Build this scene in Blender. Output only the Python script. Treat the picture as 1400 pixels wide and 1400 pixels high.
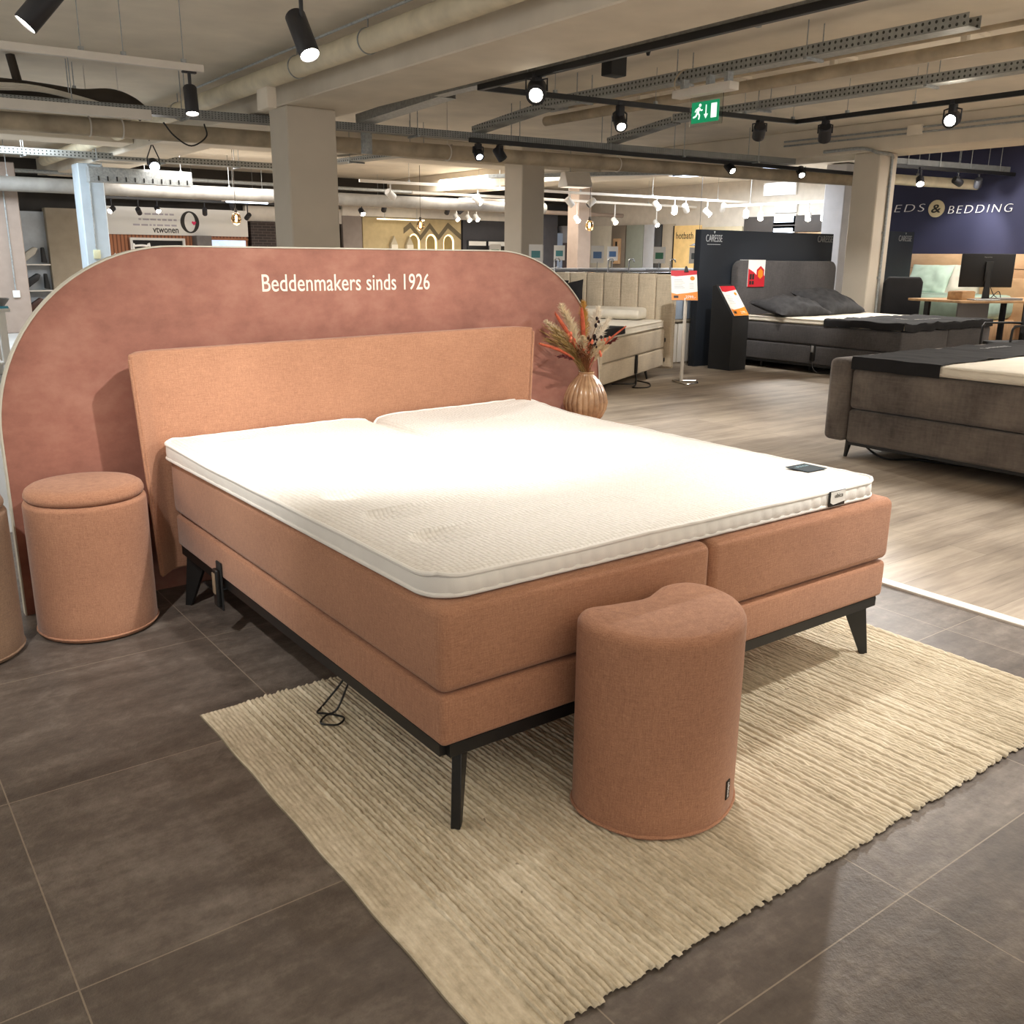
import bpy, bmesh, math, random
from math import pi, sin, cos, tan, radians, sqrt, atan2, exp
from mathutils import Vector, Matrix, noise

# ------------------------------------------------------------------ reset
for o in list(bpy.data.objects):
    bpy.data.objects.remove(o, do_unlink=True)
scene = bpy.context.scene
C = scene.collection
random.seed(7)

# ------------------------------------------------------------------ camera
CAM_LOC = (-1.02437, -1.64405, 1.34259)
YAW, PITCH, ROLL, FPX = 0.638799, 0.267647, 0.0092051, 1269.37
_f = Vector((sin(YAW)*cos(PITCH), cos(YAW)*cos(PITCH), -sin(PITCH)))
_r = Vector((cos(YAW), -sin(YAW), 0))
_u = _r.cross(_f)
_r2 = cos(ROLL)*_r + sin(ROLL)*_u
_u2 = -sin(ROLL)*_r + cos(ROLL)*_u
cd = bpy.data.cameras.new('camera')
cam = bpy.data.objects.new('camera', cd)
C.objects.link(cam)
cam.matrix_world = Matrix(((_r2.x, _u2.x, -_f.x, CAM_LOC[0]), (_r2.y, _u2.y, -_f.y, CAM_LOC[1]),
                           (_r2.z, _u2.z, -_f.z, CAM_LOC[2]), (0, 0, 0, 1)))
cd.sensor_width = 36.0
cd.lens = FPX*36.0/1400.0
cd.clip_start = 0.05
cd.clip_end = 200
scene.camera = cam

# ------------------------------------------------------------------ world, exposure
scene.view_settings.view_transform = 'Standard'
scene.view_settings.look = 'None'
scene.view_settings.gamma = 1.0
scene.view_settings.use_curve_mapping = False
scene.view_settings.exposure = 0.15
w = bpy.data.worlds.new('world')
scene.world = w
w.use_nodes = True
bg = w.node_tree.nodes['Background']
bg.inputs[0].default_value = (1.0, 0.965, 0.925, 1)
bg.inputs[1].default_value = 0.7


def spot_light(name, loc, target, watts, cone, blend=0.5, radius=0.04, col=(1.0, 0.962, 0.915)):
    l = bpy.data.lights.new(name, 'SPOT')
    l.energy = watts
    l.color = col
    l.spot_size = radians(cone)
    l.spot_blend = blend
    l.shadow_soft_size = radius
    o = bpy.data.objects.new(name, l)
    C.objects.link(o)
    o.location = loc
    d = Vector(target) - Vector(loc)
    o.rotation_euler = d.to_track_quat('-Z', 'Y').to_euler()
    return o


def area_light(name, loc, sx, sy, watts, col=(1, 0.9, 0.78), rot=(0, 0, 0)):
    l = bpy.data.lights.new(name, 'AREA')
    l.shape = 'RECTANGLE'
    l.size = sx
    l.size_y = sy
    l.energy = watts
    l.color = col
    o = bpy.data.objects.new(name, l)
    C.objects.link(o)
    o.location = loc
    o.rotation_euler = rot
    return o


# ambient fill added under the ceiling
AREAS = [((0.6, 14.2, 3.0), 3.0, 2.0, 300, (.80, .90, 1.0)),
         ((5.2, 15.2, 3.0), 3.0, 2.0, 260, (1, .95, .9)),
         ((11.5, 16.0, 3.0), 3.0, 2.0, 300, (1, .93, .84)),
         ((14.6, 12.0, 3.0), 2.0, 3.0, 330, (.86, .93, 1.0)),
         ((9.8, 13.4, 3.0), 2.5, 1.6, 130, (1, .95, .88)),
         ((12.3, 4.2, 3.0), 1.6, 1.6, 100, (1, .93, .85)),
         ((7.6, 0.4, 3.0), 1.6, 1.6, 90, (1, .92, .82))]
for i, (l, sx, sy, wt, col) in enumerate(AREAS):
    area_light('ceiling_fill_%02d' % i, l, sx, sy, wt, col)
# upward fill lights added out of view to brighten the ceiling
area_light('fill_behind', (0.5, -3.6, 2.30), 5.0, 2.5, 150, (1, .95, .88), (pi, 0, 0))
area_light('fill_right', (9.5, -1.5, 2.30), 3.5, 2.5, 200, (1, .94, .86), (pi, 0, 0))
area_light('fill_left', (-4.0, 4.0, 2.30), 3.0, 4.0, 200, (.95, .97, 1), (pi, 0, 0))
spot_light('fill_spot_mattress', (1.45, 0.75, 2.80), (1.05, 0.55, 0.66), 150, 58, .9, .06, (1, .97, .94))  # fill added to brighten the topper, not a lamp of the shop
spot_light('track_lamp_left_pouf', (-1.6, -0.2, 2.75), (-0.35, 1.75, 0.35), 230, 40, .8, .05)
# bare spot lights for track lamps, without housings
spot_light('track_lamp_over_bed', (0.35, 0.55, 2.78), (0.36, 1.42, 0.66), 120, 42, 1.0, .05)
spot_light('track_lamp_front_right', (0.8, -0.15, 2.70), (0.85, 1.8, 0.86), 270, 62, .8, .04)
spot_light('track_lamp_far_right', (6.4, 0.35, 2.70), (1.75, 1.95, 0.85), 480, 17, .6, .03)
spot_light('fill_spot_beige_bed', (5.6, 4.3, 2.72), (6.7, 6.8, 0.9), 190, 60, .8, .05)  # added fill that lifts the beige bed; no lamp hangs here
spot_light('track_lamp_rug', (2.7, -0.8, 2.80), (2.0, -0.2, 0.0), 300, 56, .8, .05)
spot_light('track_lamp_planks', (3.97, 1.3, 2.70), (3.1, 0.9, 0.0), 230, 56, .5, .05)
spot_light('track_lamp_planks_back', (4.6, 4.6, 2.75), (4.4, 3.9, 0.0), 200, 80, .8, .05)
spot_light('track_lamp_charcoal_bed', (7.2, 0.6, 2.75), (5.6, 1.5, 0.6), 260, 60, .8, .05)

# ------------------------------------------------------------------ materials


def lin(c):
    if isinstance(c, str):
        c = tuple(int(c[i:i+2], 16) for i in (0, 2, 4))
    out = []
    for v in c:
        v = v/255.0
        out.append(v/12.92 if v <= .04045 else ((v+.055)/1.055)**2.4)
    return (out[0], out[1], out[2], 1)


class NT:
    def __init__(s, name):
        s.m = bpy.data.materials.new(name)
        s.m.use_nodes = True
        s.t = s.m.node_tree
        s.b = s.t.nodes['Principled BSDF']

    def n(s, typ, **kw):
        x = s.t.nodes.new(typ)
        for k, v in kw.items():
            if k in x.inputs:
                x.inputs[k].default_value = v
            else:
                setattr(x, k, v)
        return x

    def l(s, a, b):
        s.t.links.new(a, b)

    def coord(s, scale=(1, 1, 1), loc=(0, 0, 0), rot=(0, 0, 0)):
        tc = s.n('ShaderNodeTexCoord')
        mp = s.n('ShaderNodeMapping')
        mp.inputs['Scale'].default_value = scale
        mp.inputs['Location'].default_value = loc
        mp.inputs['Rotation'].default_value = rot
        s.l(tc.outputs['Object'], mp.inputs[0])
        return mp.outputs[0]

    def noise(s, scale, detail=3, vec=None, rough=.55):
        x = s.n('ShaderNodeTexNoise')
        x.inputs['Scale'].default_value = scale
        x.inputs['Detail'].default_value = detail
        x.inputs['Roughness'].default_value = rough
        s.l(vec if vec is not None else s.coord(), x.inputs['Vector'])
        return x.outputs[0]

    def ramp(s, fac, stops):
        r = s.n('ShaderNodeValToRGB')
        e = r.color_ramp.elements
        while len(e) < len(stops):
            e.new(.5)
        for i, (p, c) in enumerate(stops):
            e[i].position = p
            e[i].color = c
        s.l(fac, r.inputs[0])
        return r.outputs[0]

    def mix(s, fac, a, b, mode='MIX'):
        x = s.n('ShaderNodeMix')
        x.data_type = 'RGBA'
        x.blend_type = mode
        for k, v in ((0, fac), (6, a), (7, b)):
            if hasattr(v, 'links'):
                s.l(v, x.inputs[k])
            else:
                x.inputs[k].default_value = v
        return x.outputs[2]

    def math(s, op, a, b=None):
        x = s.n('ShaderNodeMath')
        x.operation = op
        for k, v in ((0, a), (1, b)):
            if v is None:
                continue
            if hasattr(v, 'links'):
                s.l(v, x.inputs[k])
            else:
                x.inputs[k].default_value = v
        return x.outputs[0]

    def bump(s, h, strength=.3, dist=.01):
        x = s.n('ShaderNodeBump')
        x.inputs['Strength'].default_value = strength
        x.inputs['Distance'].default_value = dist
        s.l(h, x.inputs['Height'])
        s.l(x.outputs[0], s.b.inputs['Normal'])

    def base(s, v):
        if hasattr(v, 'links'):
            s.l(v, s.b.inputs['Base Color'])
        else:
            s.b.inputs['Base Color'].default_value = v

    def rough(s, v):
        s.b.inputs['Roughness'].default_value = v


def plain(name, c, rough=.6, metal=0.0, var=.06, vs=6.0, bump=0.0, bs=120, emit=0, ecol=None, spec=None, sheen=0):
    k = NT(name)
    c = lin(c)
    if var:
        d = tuple(max(0, x*(1-var*2.2)) for x in c[:3])+(1,)
        l_ = tuple(min(1, x*(1+var*2.2)) for x in c[:3])+(1,)
        k.base(k.ramp(k.noise(vs), [(.3, d), (.7, l_)]))
    else:
        k.base(c)
    k.rough(rough)
    k.b.inputs['Metallic'].default_value = metal
    if spec is not None:
        k.b.inputs['Specular IOR Level'].default_value = spec
    if sheen:
        k.b.inputs['Sheen Weight'].default_value = sheen
    if bump:
        k.bump(k.noise(bs, 2), bump, .004)
    if emit:
        k.b.inputs['Emission Color'].default_value = lin(ecol) if ecol else c
        k.b.inputs['Emission Strength'].default_value = emit
    return k.m


def fabric(name, dark, light, fine=620, bump=.35, patch=.10, sheen=.15, rough=.95):
    k = NT(name)
    a = k.noise(1.0, 2, k.coord((fine, fine*.5, fine*.07)))
    b = k.noise(1.0, 2, k.coord((fine*.07, fine*.07, fine)))
    c = k.noise(1.0, 2, k.coord((fine*.5, fine*.5, fine*.5)))
    m = k.math('MULTIPLY', k.math('ADD', k.math('ADD', a, b), c), .3333)
    col = k.ramp(m, [(.32, lin(dark)), (.66, lin(light))])
    p = k.noise(2.3, 3)
    col = k.mix(patch*2, col, k.ramp(p, [(.35, lin(dark)), (.65, lin(light))]))
    k.base(col)
    k.rough(rough)
    k.b.inputs['Specular IOR Level'].default_value = .2
    k.b.inputs['Sheen Weight'].default_value = sheen
    k.bump(m, bump, .003)
    return k.m


M = {}
M['terra'] = fabric('terracotta_weave', '845a46', 'bd8d6f')
M['terra_lt'] = fabric('peach_weave', '845a46', 'bd8d6f')
M['taupe'] = fabric('taupe_weave', '6d5645', 'a88a70')
M['beige_f'] = fabric('beige_velour', 'a89a86', 'd6c8b0', fine=120, bump=.15, patch=.2)
M['grey_f'] = fabric('grey_velour', '3d3b3c', '5d5a5a', fine=140, bump=.15, patch=.18)
M['char_f'] = fabric('charcoal_chenille', '453f3d', '80776f', fine=90, bump=.4, patch=.3)
M['dark_f'] = plain('anthracite_cloth', '131316', .9, var=.1, vs=9, bump=.2, bs=300)
M['darkgrey_f'] = plain('dark_grey_cotton', '39393b', .95, var=.12, vs=14, bump=.25, bs=260)
M['cream_f'] = plain('cream_cotton', 'e3dccd', .95, var=.03, bump=.15, bs=220)
M['white_p'] = plain('white_paint', 'dcd6cc', .5, var=.02)
M['white_pl'] = plain('white_plastic', 'e8e6e0', .4, var=.0)
M['wall_w'] = plain('warm_white_wall', 'd2cabe', .85, var=.03, bump=.1, bs=60)
M['conc'] = plain('painted_concrete', 'e2d9c9', .9, var=.045, vs=1.6, bump=.12, bs=40)
M['beam'] = plain('beam_paint', 'd6ccbb', .85, var=.035, vs=2.2, bump=.1, bs=30)
M['pillar'] = plain('pillar_paint', 'cdc4b5', .8, var=.02, vs=2, bump=.08, bs=50)
M['pipe'] = plain('cream_pipe', 'd3c8ad', .55, var=.06, vs=5)
M['dullpipe'] = plain('dull_white_pipe', '8f8c86', .6, var=.08, vs=4)
M['duct'] = plain('beige_duct_wrap', 'b0a28b', .6, var=.12, vs=4, bump=.2, bs=14)
M['brown'] = plain('brown_insulation', '3b3329', .8, var=.12, vs=6)
M['black'] = plain('black_powder_coat', '141414', .45, var=.0)
M['blackm'] = plain('matt_black', '1a1a1b', .75, var=.05)
M['head_k'] = plain('lamp_housing_black', '24252a', .5, var=.02)
M['head_w'] = plain('lamp_housing_white', 'cfcdc8', .5, var=.0)
M['steel'] = plain('galvanised_steel', '9da1a1', .45, .4, var=.1, vs=30)
M['chrome'] = plain('chrome', 'c9c9c9', .15, 1.0, var=0)
M['lens'] = plain('lamp_lens_lit', 'ffffff', .5, var=0, emit=28, ecol='fff4e2')
M['lens_hot'] = plain('lamp_lens_glare', 'ffffff', .5, var=0, emit=160, ecol='fff0dc')
M['lens_cold'] = plain('lamp_lens_daylight', 'ffffff', .5, var=0, emit=14, ecol='dfeaff')
M['tube'] = plain('tube_lit', 'ffffff', .5, var=0, emit=5, ecol='dcebff')
M['filament'] = plain('filament_lit', 'ffd9a0', .5, var=0, emit=14, ecol='ffcf8a')
M['lens_off'] = plain('lamp_lens_off', '4a4744', .3, var=0)
M['navy'] = plain('navy_panel', '111923', .7, var=.06, vs=2)
M['navywall'] = plain('navy_wall', '2e304c', .8, var=.04, vs=.8)
M['cardred'] = plain('card_red', 'c7202f', .45, var=0)
M['cardorange'] = plain('card_orange', 'ee8a1d', .45, var=0)
M['cardwhite'] = plain('card_white', 'f0eeea', .5, var=0)
M['ink'] = plain('ink_grey', '8b8b8b', .6, var=0)
M['inkdark'] = plain('ink_dark', '28241f', .6, var=0)
M['lettercream'] = plain('letter_cream', 'efe2d2', .6, var=0)
M['letterwhite'] = plain('letter_white', 'f4f2f4', .5, var=0)
M['lettersilver'] = plain('letter_silver', 'b9bcc0', .4, var=0)
M['discream'] = plain('disc_cream', 'd6c6a2', .6, var=0)
M['oak'] = None


def wood(name, dark, light, sc=(1.2, 14, 14), rough=.5):
    k = NT(name)
    n1 = k.noise(1.0, 6, k.coord(sc), .6)
    k.base(k.ramp(n1, [(.3, lin(dark)), (.7, lin(light))]))
    k.rough(rough)
    k.bump(n1, .1, .002)
    return k.m


M['oak'] = wood('oak_veneer', 'a77f55', 'cfa97c')
M['oak2'] = wood('oak_headboard', 'b18b66', 'dcb890', (14, 1.2, 3))
M['greywood'] = wood('washed_wood', '8b8071', 'b3a793', (14, 14, 1.2))


def floor_tile():
    k = NT('slate_tile')
    v = k.coord()
    t = .76465
    sep = k.n('ShaderNodeSeparateXYZ')
    k.l(v, sep.inputs[0])
    g = []
    cell = []
    for ax, off in ((0, -.80906), (1, .0033)):
        q = k.math('DIVIDE', k.math('SUBTRACT', sep.outputs[ax], off), t)
        fr = k.math('FRACT', q)
        d = k.math('MINIMUM', fr, k.math('SUBTRACT', 1.0, fr))
        g.append(d)
        cell.append(k.math('FLOOR', q))
    mn = k.math('MINIMUM', g[0], g[1])
    grout = k.math('LESS_THAN', mn, .0022)
    n1 = k.noise(1.0, 6, k.coord((2.2, 9, 4)), .65)
    n2 = k.noise(26, 5, None, .7)
    n3 = k.noise(7, 6, None, .7)
    m = k.math('ADD', k.math('MULTIPLY', n1, .5), k.math('ADD', k.math('MULTIPLY', n2, .3), k.math('MULTIPLY', n3, .2)))
    rnd = k.n('ShaderNodeTexWhiteNoise')
    rnd.noise_dimensions = '2D'
    cx = k.n('ShaderNodeCombineXYZ')
    k.l(cell[0], cx.inputs[0])
    k.l(cell[1], cx.inputs[1])
    k.l(cx.outputs[0], rnd.inputs['Vector'])
    m = k.math('ADD', m, k.math('MULTIPLY', k.math('SUBTRACT', rnd.outputs[0], .5), .08))
    col = k.ramp(m, [(.32, lin('3e3732')), (.5, lin('5e554e')), (.68, lin('857c73'))])
    k.base(k.mix(grout, col, lin('8d8274')))
    rr = k.n('ShaderNodeMapRange')
    rr.inputs['To Min'].default_value = .42
    rr.inputs['To Max'].default_value = .62
    k.l(n3, rr.inputs[0])
    k.l(rr.outputs[0], k.b.inputs['Roughness'])
    h = k.math('SUBTRACT', k.math('ADD', k.math('MULTIPLY', n3, .8), k.math('MULTIPLY', n2, .5)), k.math('MULTIPLY', grout, .6))
    k.bump(h, .6, .010)
    return k.m


def floor_wood():
    k = NT('vinyl_planks')
    v = k.coord()
    br = k.n('ShaderNodeTexBrick')
    br.offset = .37
    br.inputs['Scale'].default_value = 1.0
    br.inputs['Brick Width'].default_value = 1.25
    br.inputs['Row Height'].default_value = .19
    br.inputs['Mortar Size'].default_value = .0012
    br.inputs['Color1'].default_value = (0, 0, 0, 1)
    br.inputs['Color2'].default_value = (1, 1, 1, 1)
    br.inputs['Mortar'].default_value = (.1, .1, .1, 1)
    k.l(v, br.inputs['Vector'])
    n1 = k.noise(1.0, 6, k.coord((.9, 9, 1)), .62)
    n2 = k.noise(1.0, 4, k.coord((4, 50, 1)), .6)
    n3 = k.noise(1.0, 4, k.coord((2.2, 2.8, 1)), .5)
    m = k.math('ADD', k.math('MULTIPLY', n1, .5), k.math('ADD', k.math('MULTIPLY', n2, .22), k.math('MULTIPLY', n3, .28)))
    bw = k.n('ShaderNodeRGBToBW')
    k.l(br.outputs['Color'], bw.inputs[0])
    m = k.math('ADD', m, k.math('MULTIPLY', k.math('SUBTRACT', bw.outputs[0], .5), .10))
    col = k.ramp(m, [(.30, lin('6f6458')), (.48, lin('9c8f80')), (.68, lin('c2b5a3'))])
    col = k.mix(k.math('MULTIPLY', br.outputs['Fac'], .5), col, lin('3c342c'))
    k.base(col)
    k.rough(.48)
    k.bump(n2, .12, .003)
    return k.m


M['tile'] = floor_tile()
M['plank'] = floor_wood()
M['lightfloor'] = plain('pale_floor', 'a9a9a6', .4, var=.04, vs=.7)


def panel_mat():
    k = NT('plaster_pink')
    n1 = k.noise(3.0, 6, None, .65)
    n2 = k.noise(11, 5, k.coord((1, 1, 1.8)), .7)
    m = k.math('ADD', k.math('MULTIPLY', n1, .7), k.math('MULTIPLY', n2, .3))
    k.base(k.ramp(m, [(.34, lin('7f5244')), (.5, lin('966353')), (.66, lin('a67664'))]))
    k.rough(.7)
    k.bump(n2, .06, .004)
    return k.m


M['plaster'] = panel_mat()


def topper_mat():
    k = NT('knitted_topper_white')
    v = k.n('ShaderNodeTexVoronoi')
    v.inputs['Scale'].default_value = 72
    v.inputs['Randomness'].default_value = .25
    k.l(k.coord((1, 1.15, .4)), v.inputs['Vector'])
    n = k.noise(3, 3)
    col = k.ramp(v.outputs['Distance'], [(.0, lin('edeae4')), (.8, lin('d6d1c8'))])
    k.base(col)
    k.rough(.95)
    k.b.inputs['Specular IOR Level'].default_value = .15
    k.b.inputs['Sheen Weight'].default_value = .1
    h = k.math('SUBTRACT', 1.0, v.outputs['Distance'])
    k.bump(h, .9, .008)
    return k.m


M['topper'] = topper_mat()
M['toppside'] = plain('topper_border_white', 'e6e3dd', .95, var=.02, bump=.15, bs=500)


def rug_mat():
    k = NT('woven_wool_rug')
    n1 = k.noise(1.0, 4, k.coord((70, 5, 5)), .6)
    n2 = k.noise(1.0, 3, k.coord((70, 42, 30)), .6)
    n3 = k.noise(2.0, 3)
    m = k.math('ADD', k.math('MULTIPLY', n1, .4), k.math('ADD', k.math('MULTIPLY', n2, .35), k.math('MULTIPLY', n3, .25)))
    col = k.ramp(m, [(.32, lin('a29680')), (.5, lin('cbbfa8')), (.68, lin('e6dcc8'))])
    st = k.noise(14, 2)
    spot = k.math('GREATER_THAN', st, .755)
    col = k.mix(k.math('MULTIPLY', spot, .6), col, lin('5a4630'))
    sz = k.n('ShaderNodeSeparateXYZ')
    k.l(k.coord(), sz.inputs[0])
    groove_shade = k.math('LESS_THAN', sz.outputs[2], .0055)  # shade between the ridges painted in as a darker colour
    groove_shade = k.math('MULTIPLY', groove_shade, .75)
    k.base(k.mix(groove_shade, col, lin('6f634f')))
    k.rough(.95)
    k.b.inputs['Specular IOR Level'].default_value = .1
    k.bump(k.noise(260, 3), .5, .003)
    return k.m


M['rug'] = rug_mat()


def perforated(name, c, hole, sp=.03, sz=.03, rough=.5, metal=.3):
    k = NT(name)
    v = k.coord()
    sx = k.n('ShaderNodeSeparateXYZ')
    k.l(v, sx.inputs[0])
    a = k.math('SUBTRACT', k.math('FRACT', k.math('DIVIDE', k.math('ADD', sx.outputs[0], sx.outputs[1]), sp)), .5)
    b_ = k.math('SUBTRACT', k.math('FRACT', k.math('DIVIDE', sx.outputs[2], sz)), .5)
    m = k.math('LESS_THAN', k.math('SQRT', k.math('ADD', k.math('MULTIPLY', a, a), k.math('MULTIPLY', k.math('MULTIPLY', b_, b_), .6))), .2)
    n = k.noise(20, 3)
    base = k.ramp(n, [(.3, lin(tuple(x*.85 for x in c))), (.7, lin(c))])
    k.base(k.mix(m, base, lin(hole)))
    k.rough(rough)
    k.b.inputs['Metallic'].default_value = metal
    return k.m


M['tray'] = perforated('perforated_tray', (168, 170, 166), '3a3a38', .05, .0425)
M['tray2'] = perforated('speckled_tray', (150, 152, 150), '3c3c3c', .028, .019)


def glass(name, col='eaf2f0', rough=.05):
    k = NT(name)
    k.base(lin(col))
    k.rough(rough)
    k.b.inputs['Transmission Weight'].default_value = 1.0
    k.b.inputs['IOR'].default_value = 1.3
    return k.m


M['glass'] = glass('clear_acrylic')

# ------------------------------------------------------------------ geometry helpers


def V(*a):
    return Vector(a)


def new():
    return bmesh.new()


def add(bm, tmp, mat=None):
    me = bpy.data.meshes.new('tmp')
    tmp.to_mesh(me)
    tmp.free()
    if mat is not None:
        me.transform(mat)
    bm.from_mesh(me)
    bpy.data.meshes.remove(me)
    return bm


def box(bm, c, s, bev=0.0, seg=2, rot=None):
    t = bmesh.new()
    bmesh.ops.create_cube(t, size=1.0)
    bmesh.ops.scale(t, vec=s, verts=t.verts)
    if bev > 0:
        bmesh.ops.bevel(t, geom=list(t.edges), offset=min(bev, min(s)*.49), segments=seg, profile=.5, affect='EDGES')
    m = Matrix.Translation(c)
    if rot is not None:
        m = m @ rot
    return add(bm, t, m)


def bx(bm, x0, x1, y0, y1, z0, z1, bev=0.0, seg=2):
    return box(bm, ((x0+x1)/2, (y0+y1)/2, (z0+z1)/2), (abs(x1-x0), abs(y1-y0), abs(z1-z0)), bev, seg)


def tube(bm, pts, r, n=8, closed=False):
    pts = [Vector(p) for p in pts]
    N = len(pts)
    rs = r if isinstance(r, (list, tuple)) else [r]*N
    rings = []
    prev = None
    for i, p in enumerate(pts):
        if closed:
            d = pts[(i+1) % N]-pts[i-1]
        else:
            d = pts[min(i+1, N-1)]-pts[max(i-1, 0)]
        if d.length < 1e-9:
            d = Vector((0, 0, 1))
        d.normalize()
        if prev is None:
            a = Vector((0, 0, 1)) if abs(d.z) < .9 else Vector((1, 0, 0))
            x = d.cross(a).normalized()
        else:
            x = prev-d*prev.dot(d)
            if x.length < 1e-6:
                x = d.orthogonal()
            x.normalize()
        prev = x
        y = d.cross(x)
        rings.append([bm.verts.new(p+rs[i]*(cos(2*pi*k/n)*x+sin(2*pi*k/n)*y)) for k in range(n)])
    M_ = N if closed else N-1
    for i in range(M_):
        a, b = rings[i], rings[(i+1) % N]
        for k in range(n):
            bm.faces.new((a[k], a[(k+1) % n], b[(k+1) % n], b[k]))
    if not closed:
        bm.faces.new(list(reversed(rings[0])))
        bm.faces.new(rings[-1])
    return bm


def cyl(bm, p0, p1, r0, r1=None, n=20):
    return tube(bm, [p0, p1], [r0, r0 if r1 is None else r1], n)


def lathe(bm, prof, n=32, c=(0, 0, 0), fn=None, cap0=True, cap1=True):
    rings = []
    for r, z in prof:
        ring = []
        for k in range(n):
            a = 2*pi*k/n
            rr = r*(fn(a, z) if fn else 1)
            ring.append(bm.verts.new((c[0]+rr*cos(a), c[1]+rr*sin(a), c[2]+z)))
        rings.append(ring)
    for a, b in zip(rings, rings[1:]):
        for k in range(n):
            bm.faces.new((a[k], a[(k+1) % n], b[(k+1) % n], b[k]))
    if cap0:
        bm.faces.new(list(reversed(rings[0])))
    if cap1:
        bm.faces.new(rings[-1])
    return bm


def prism(bm, pts, o, u, v, t, bev=0.0, seg=2):
    """polygon pts in the plane (o,u,v), thickness t along u x v"""
    o, u, v = Vector(o), Vector(u), Vector(v)
    n = u.cross(v).normalized()
    tm = bmesh.new()
    a = [tm.verts.new(o+u*p[0]+v*p[1]) for p in pts]
    b = [tm.verts.new(o+u*p[0]+v*p[1]+n*t) for p in pts]
    tm.faces.new(list(reversed(a)))
    tm.faces.new(b)
    N = len(pts)
    for i in range(N):
        j = (i+1) % N
        tm.faces.new((a[i], a[j], b[j], b[i]))
    bmesh.ops.recalc_face_normals(tm, faces=tm.faces)
    if bev > 0:
        ed = [e for e in tm.edges if e.calc_face_angle(0) > .6]
        bmesh.ops.bevel(tm, geom=ed, offset=bev, segments=seg, profile=.5, affect='EDGES')
    return add(bm, tm)


def turned(bm, o, d, prof, n=24):
    """body of revolution about axis d from o; prof: (distance along d, radius)"""
    o, d = Vector(o), Vector(d).normalized()
    x = d.orthogonal().normalized()
    y = d.cross(x)
    rings = [[bm.verts.new(o+d*t+r*(cos(2*pi*k/n)*x+sin(2*pi*k/n)*y)) for k in range(n)] for t, r in prof]
    for a, b in zip(rings, rings[1:]):
        for k in range(n):
            bm.faces.new((a[k], a[(k+1) % n], b[(k+1) % n], b[k]))
    bm.faces.new(list(reversed(rings[0])))
    bm.faces.new(rings[-1])
    return bm


def catmull(pts, n=6):
    N = len(pts)
    out = []
    for i in range(N):
        p0, p1, p2, p3 = (Vector(pts[(i+k) % N]) for k in (-1, 0, 1, 2))
        for k in range(n):
            t = k/n
            out.append(.5*((2*p1)+(p2-p0)*t+(2*p0-5*p1+4*p2-p3)*t*t+(3*p1-p0-3*p2+p3)*t**3))
    return out


def curve_open(pts, n=8):
    P = [Vector(p) for p in pts]
    P = [2*P[0]-P[1]]+P+[2*P[-1]-P[-2]]
    out = []
    for i in range(1, len(P)-2):
        p0, p1, p2, p3 = P[i-1:i+3]
        for k in range(n):
            t = k/n
            out.append(.5*((2*p1)+(p2-p0)*t+(2*p0-5*p1+4*p2-p3)*t*t+(3*p1-p0-3*p2+p3)*t**3))
    out.append(P[-2])
    return out


def loft(bm, outline, levels, cap0=True, cap1=True):
    """outline: CCW list of 2D Vectors; levels: (inset, z)"""
    N = len(outline)
    nor = []
    for i in range(N):
        d = outline[(i+1) % N]-outline[i-1]
        d.normalize()
        nor.append(Vector((d.y, -d.x)))
    rings = []
    for ins, z in levels:
        rings.append([bm.verts.new((outline[i].x-nor[i].x*ins, outline[i].y-nor[i].y*ins, z)) for i in range(N)])
    for a, b in zip(rings, rings[1:]):
        for k in range(N):
            bm.faces.new((a[k], a[(k+1) % N], b[(k+1) % N], b[k]))
    if cap0:
        bm.faces.new(list(reversed(rings[0])))
    if cap1:
        bm.faces.new(rings[-1])
    return bm


def circ(r, n=40, c=(0, 0)):
    return [Vector((c[0]+r*cos(2*pi*k/n), c[1]+r*sin(2*pi*k/n))) for k in range(n)]


# ------------------------------------------------------------------ object helpers


def obj(name, bm, m, parent=None, local=False, smooth=True, ang=35, label=None):
    """world-space bmesh -> ONE mesh object (moved into the parent's frame when parented)"""
    me = bpy.data.meshes.new(name)
    bmesh.ops.recalc_face_normals(bm, faces=bm.faces)
    bm.to_mesh(me)
    bm.free()
    o = bpy.data.objects.new(name, me)
    C.objects.link(o)
    me.materials.append(M[m] if isinstance(m, str) else m)
    if smooth:
        for p in me.polygons:
            p.use_smooth = True
        me.set_sharp_from_angle(angle=radians(ang))
    if parent is not None:
        o.parent = parent
        if not local:
            q = parent
            mw = Matrix.Identity(4)
            while q is not None:
                mw = q.matrix_basis @ mw
                q = q.parent
            me.transform(mw.inverted())
    if label:
        o['label'] = label
    return o


def tag(o, label, cat, group=None, kind=None):
    o['label'] = label
    o['category'] = cat
    if group:
        o['group'] = group
    if kind:
        o['kind'] = kind
    return o


def thing(name, label, cat, loc=(0, 0, 0), rz=0.0, group=None):
    o = bpy.data.objects.new(name, None)
    C.objects.link(o)
    o.location = loc
    o.rotation_euler = (0, 0, rz)
    o.empty_display_size = .1
    return tag(o, label, cat, group)


def struct(name, bm, m, smooth=False, parent=None, label=None):
    o = obj(name, bm, m, parent, smooth=smooth, ang=30)
    if parent is None:
        o['kind'] = 'structure'
    if label:
        o['label'] = label
    return o


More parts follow.
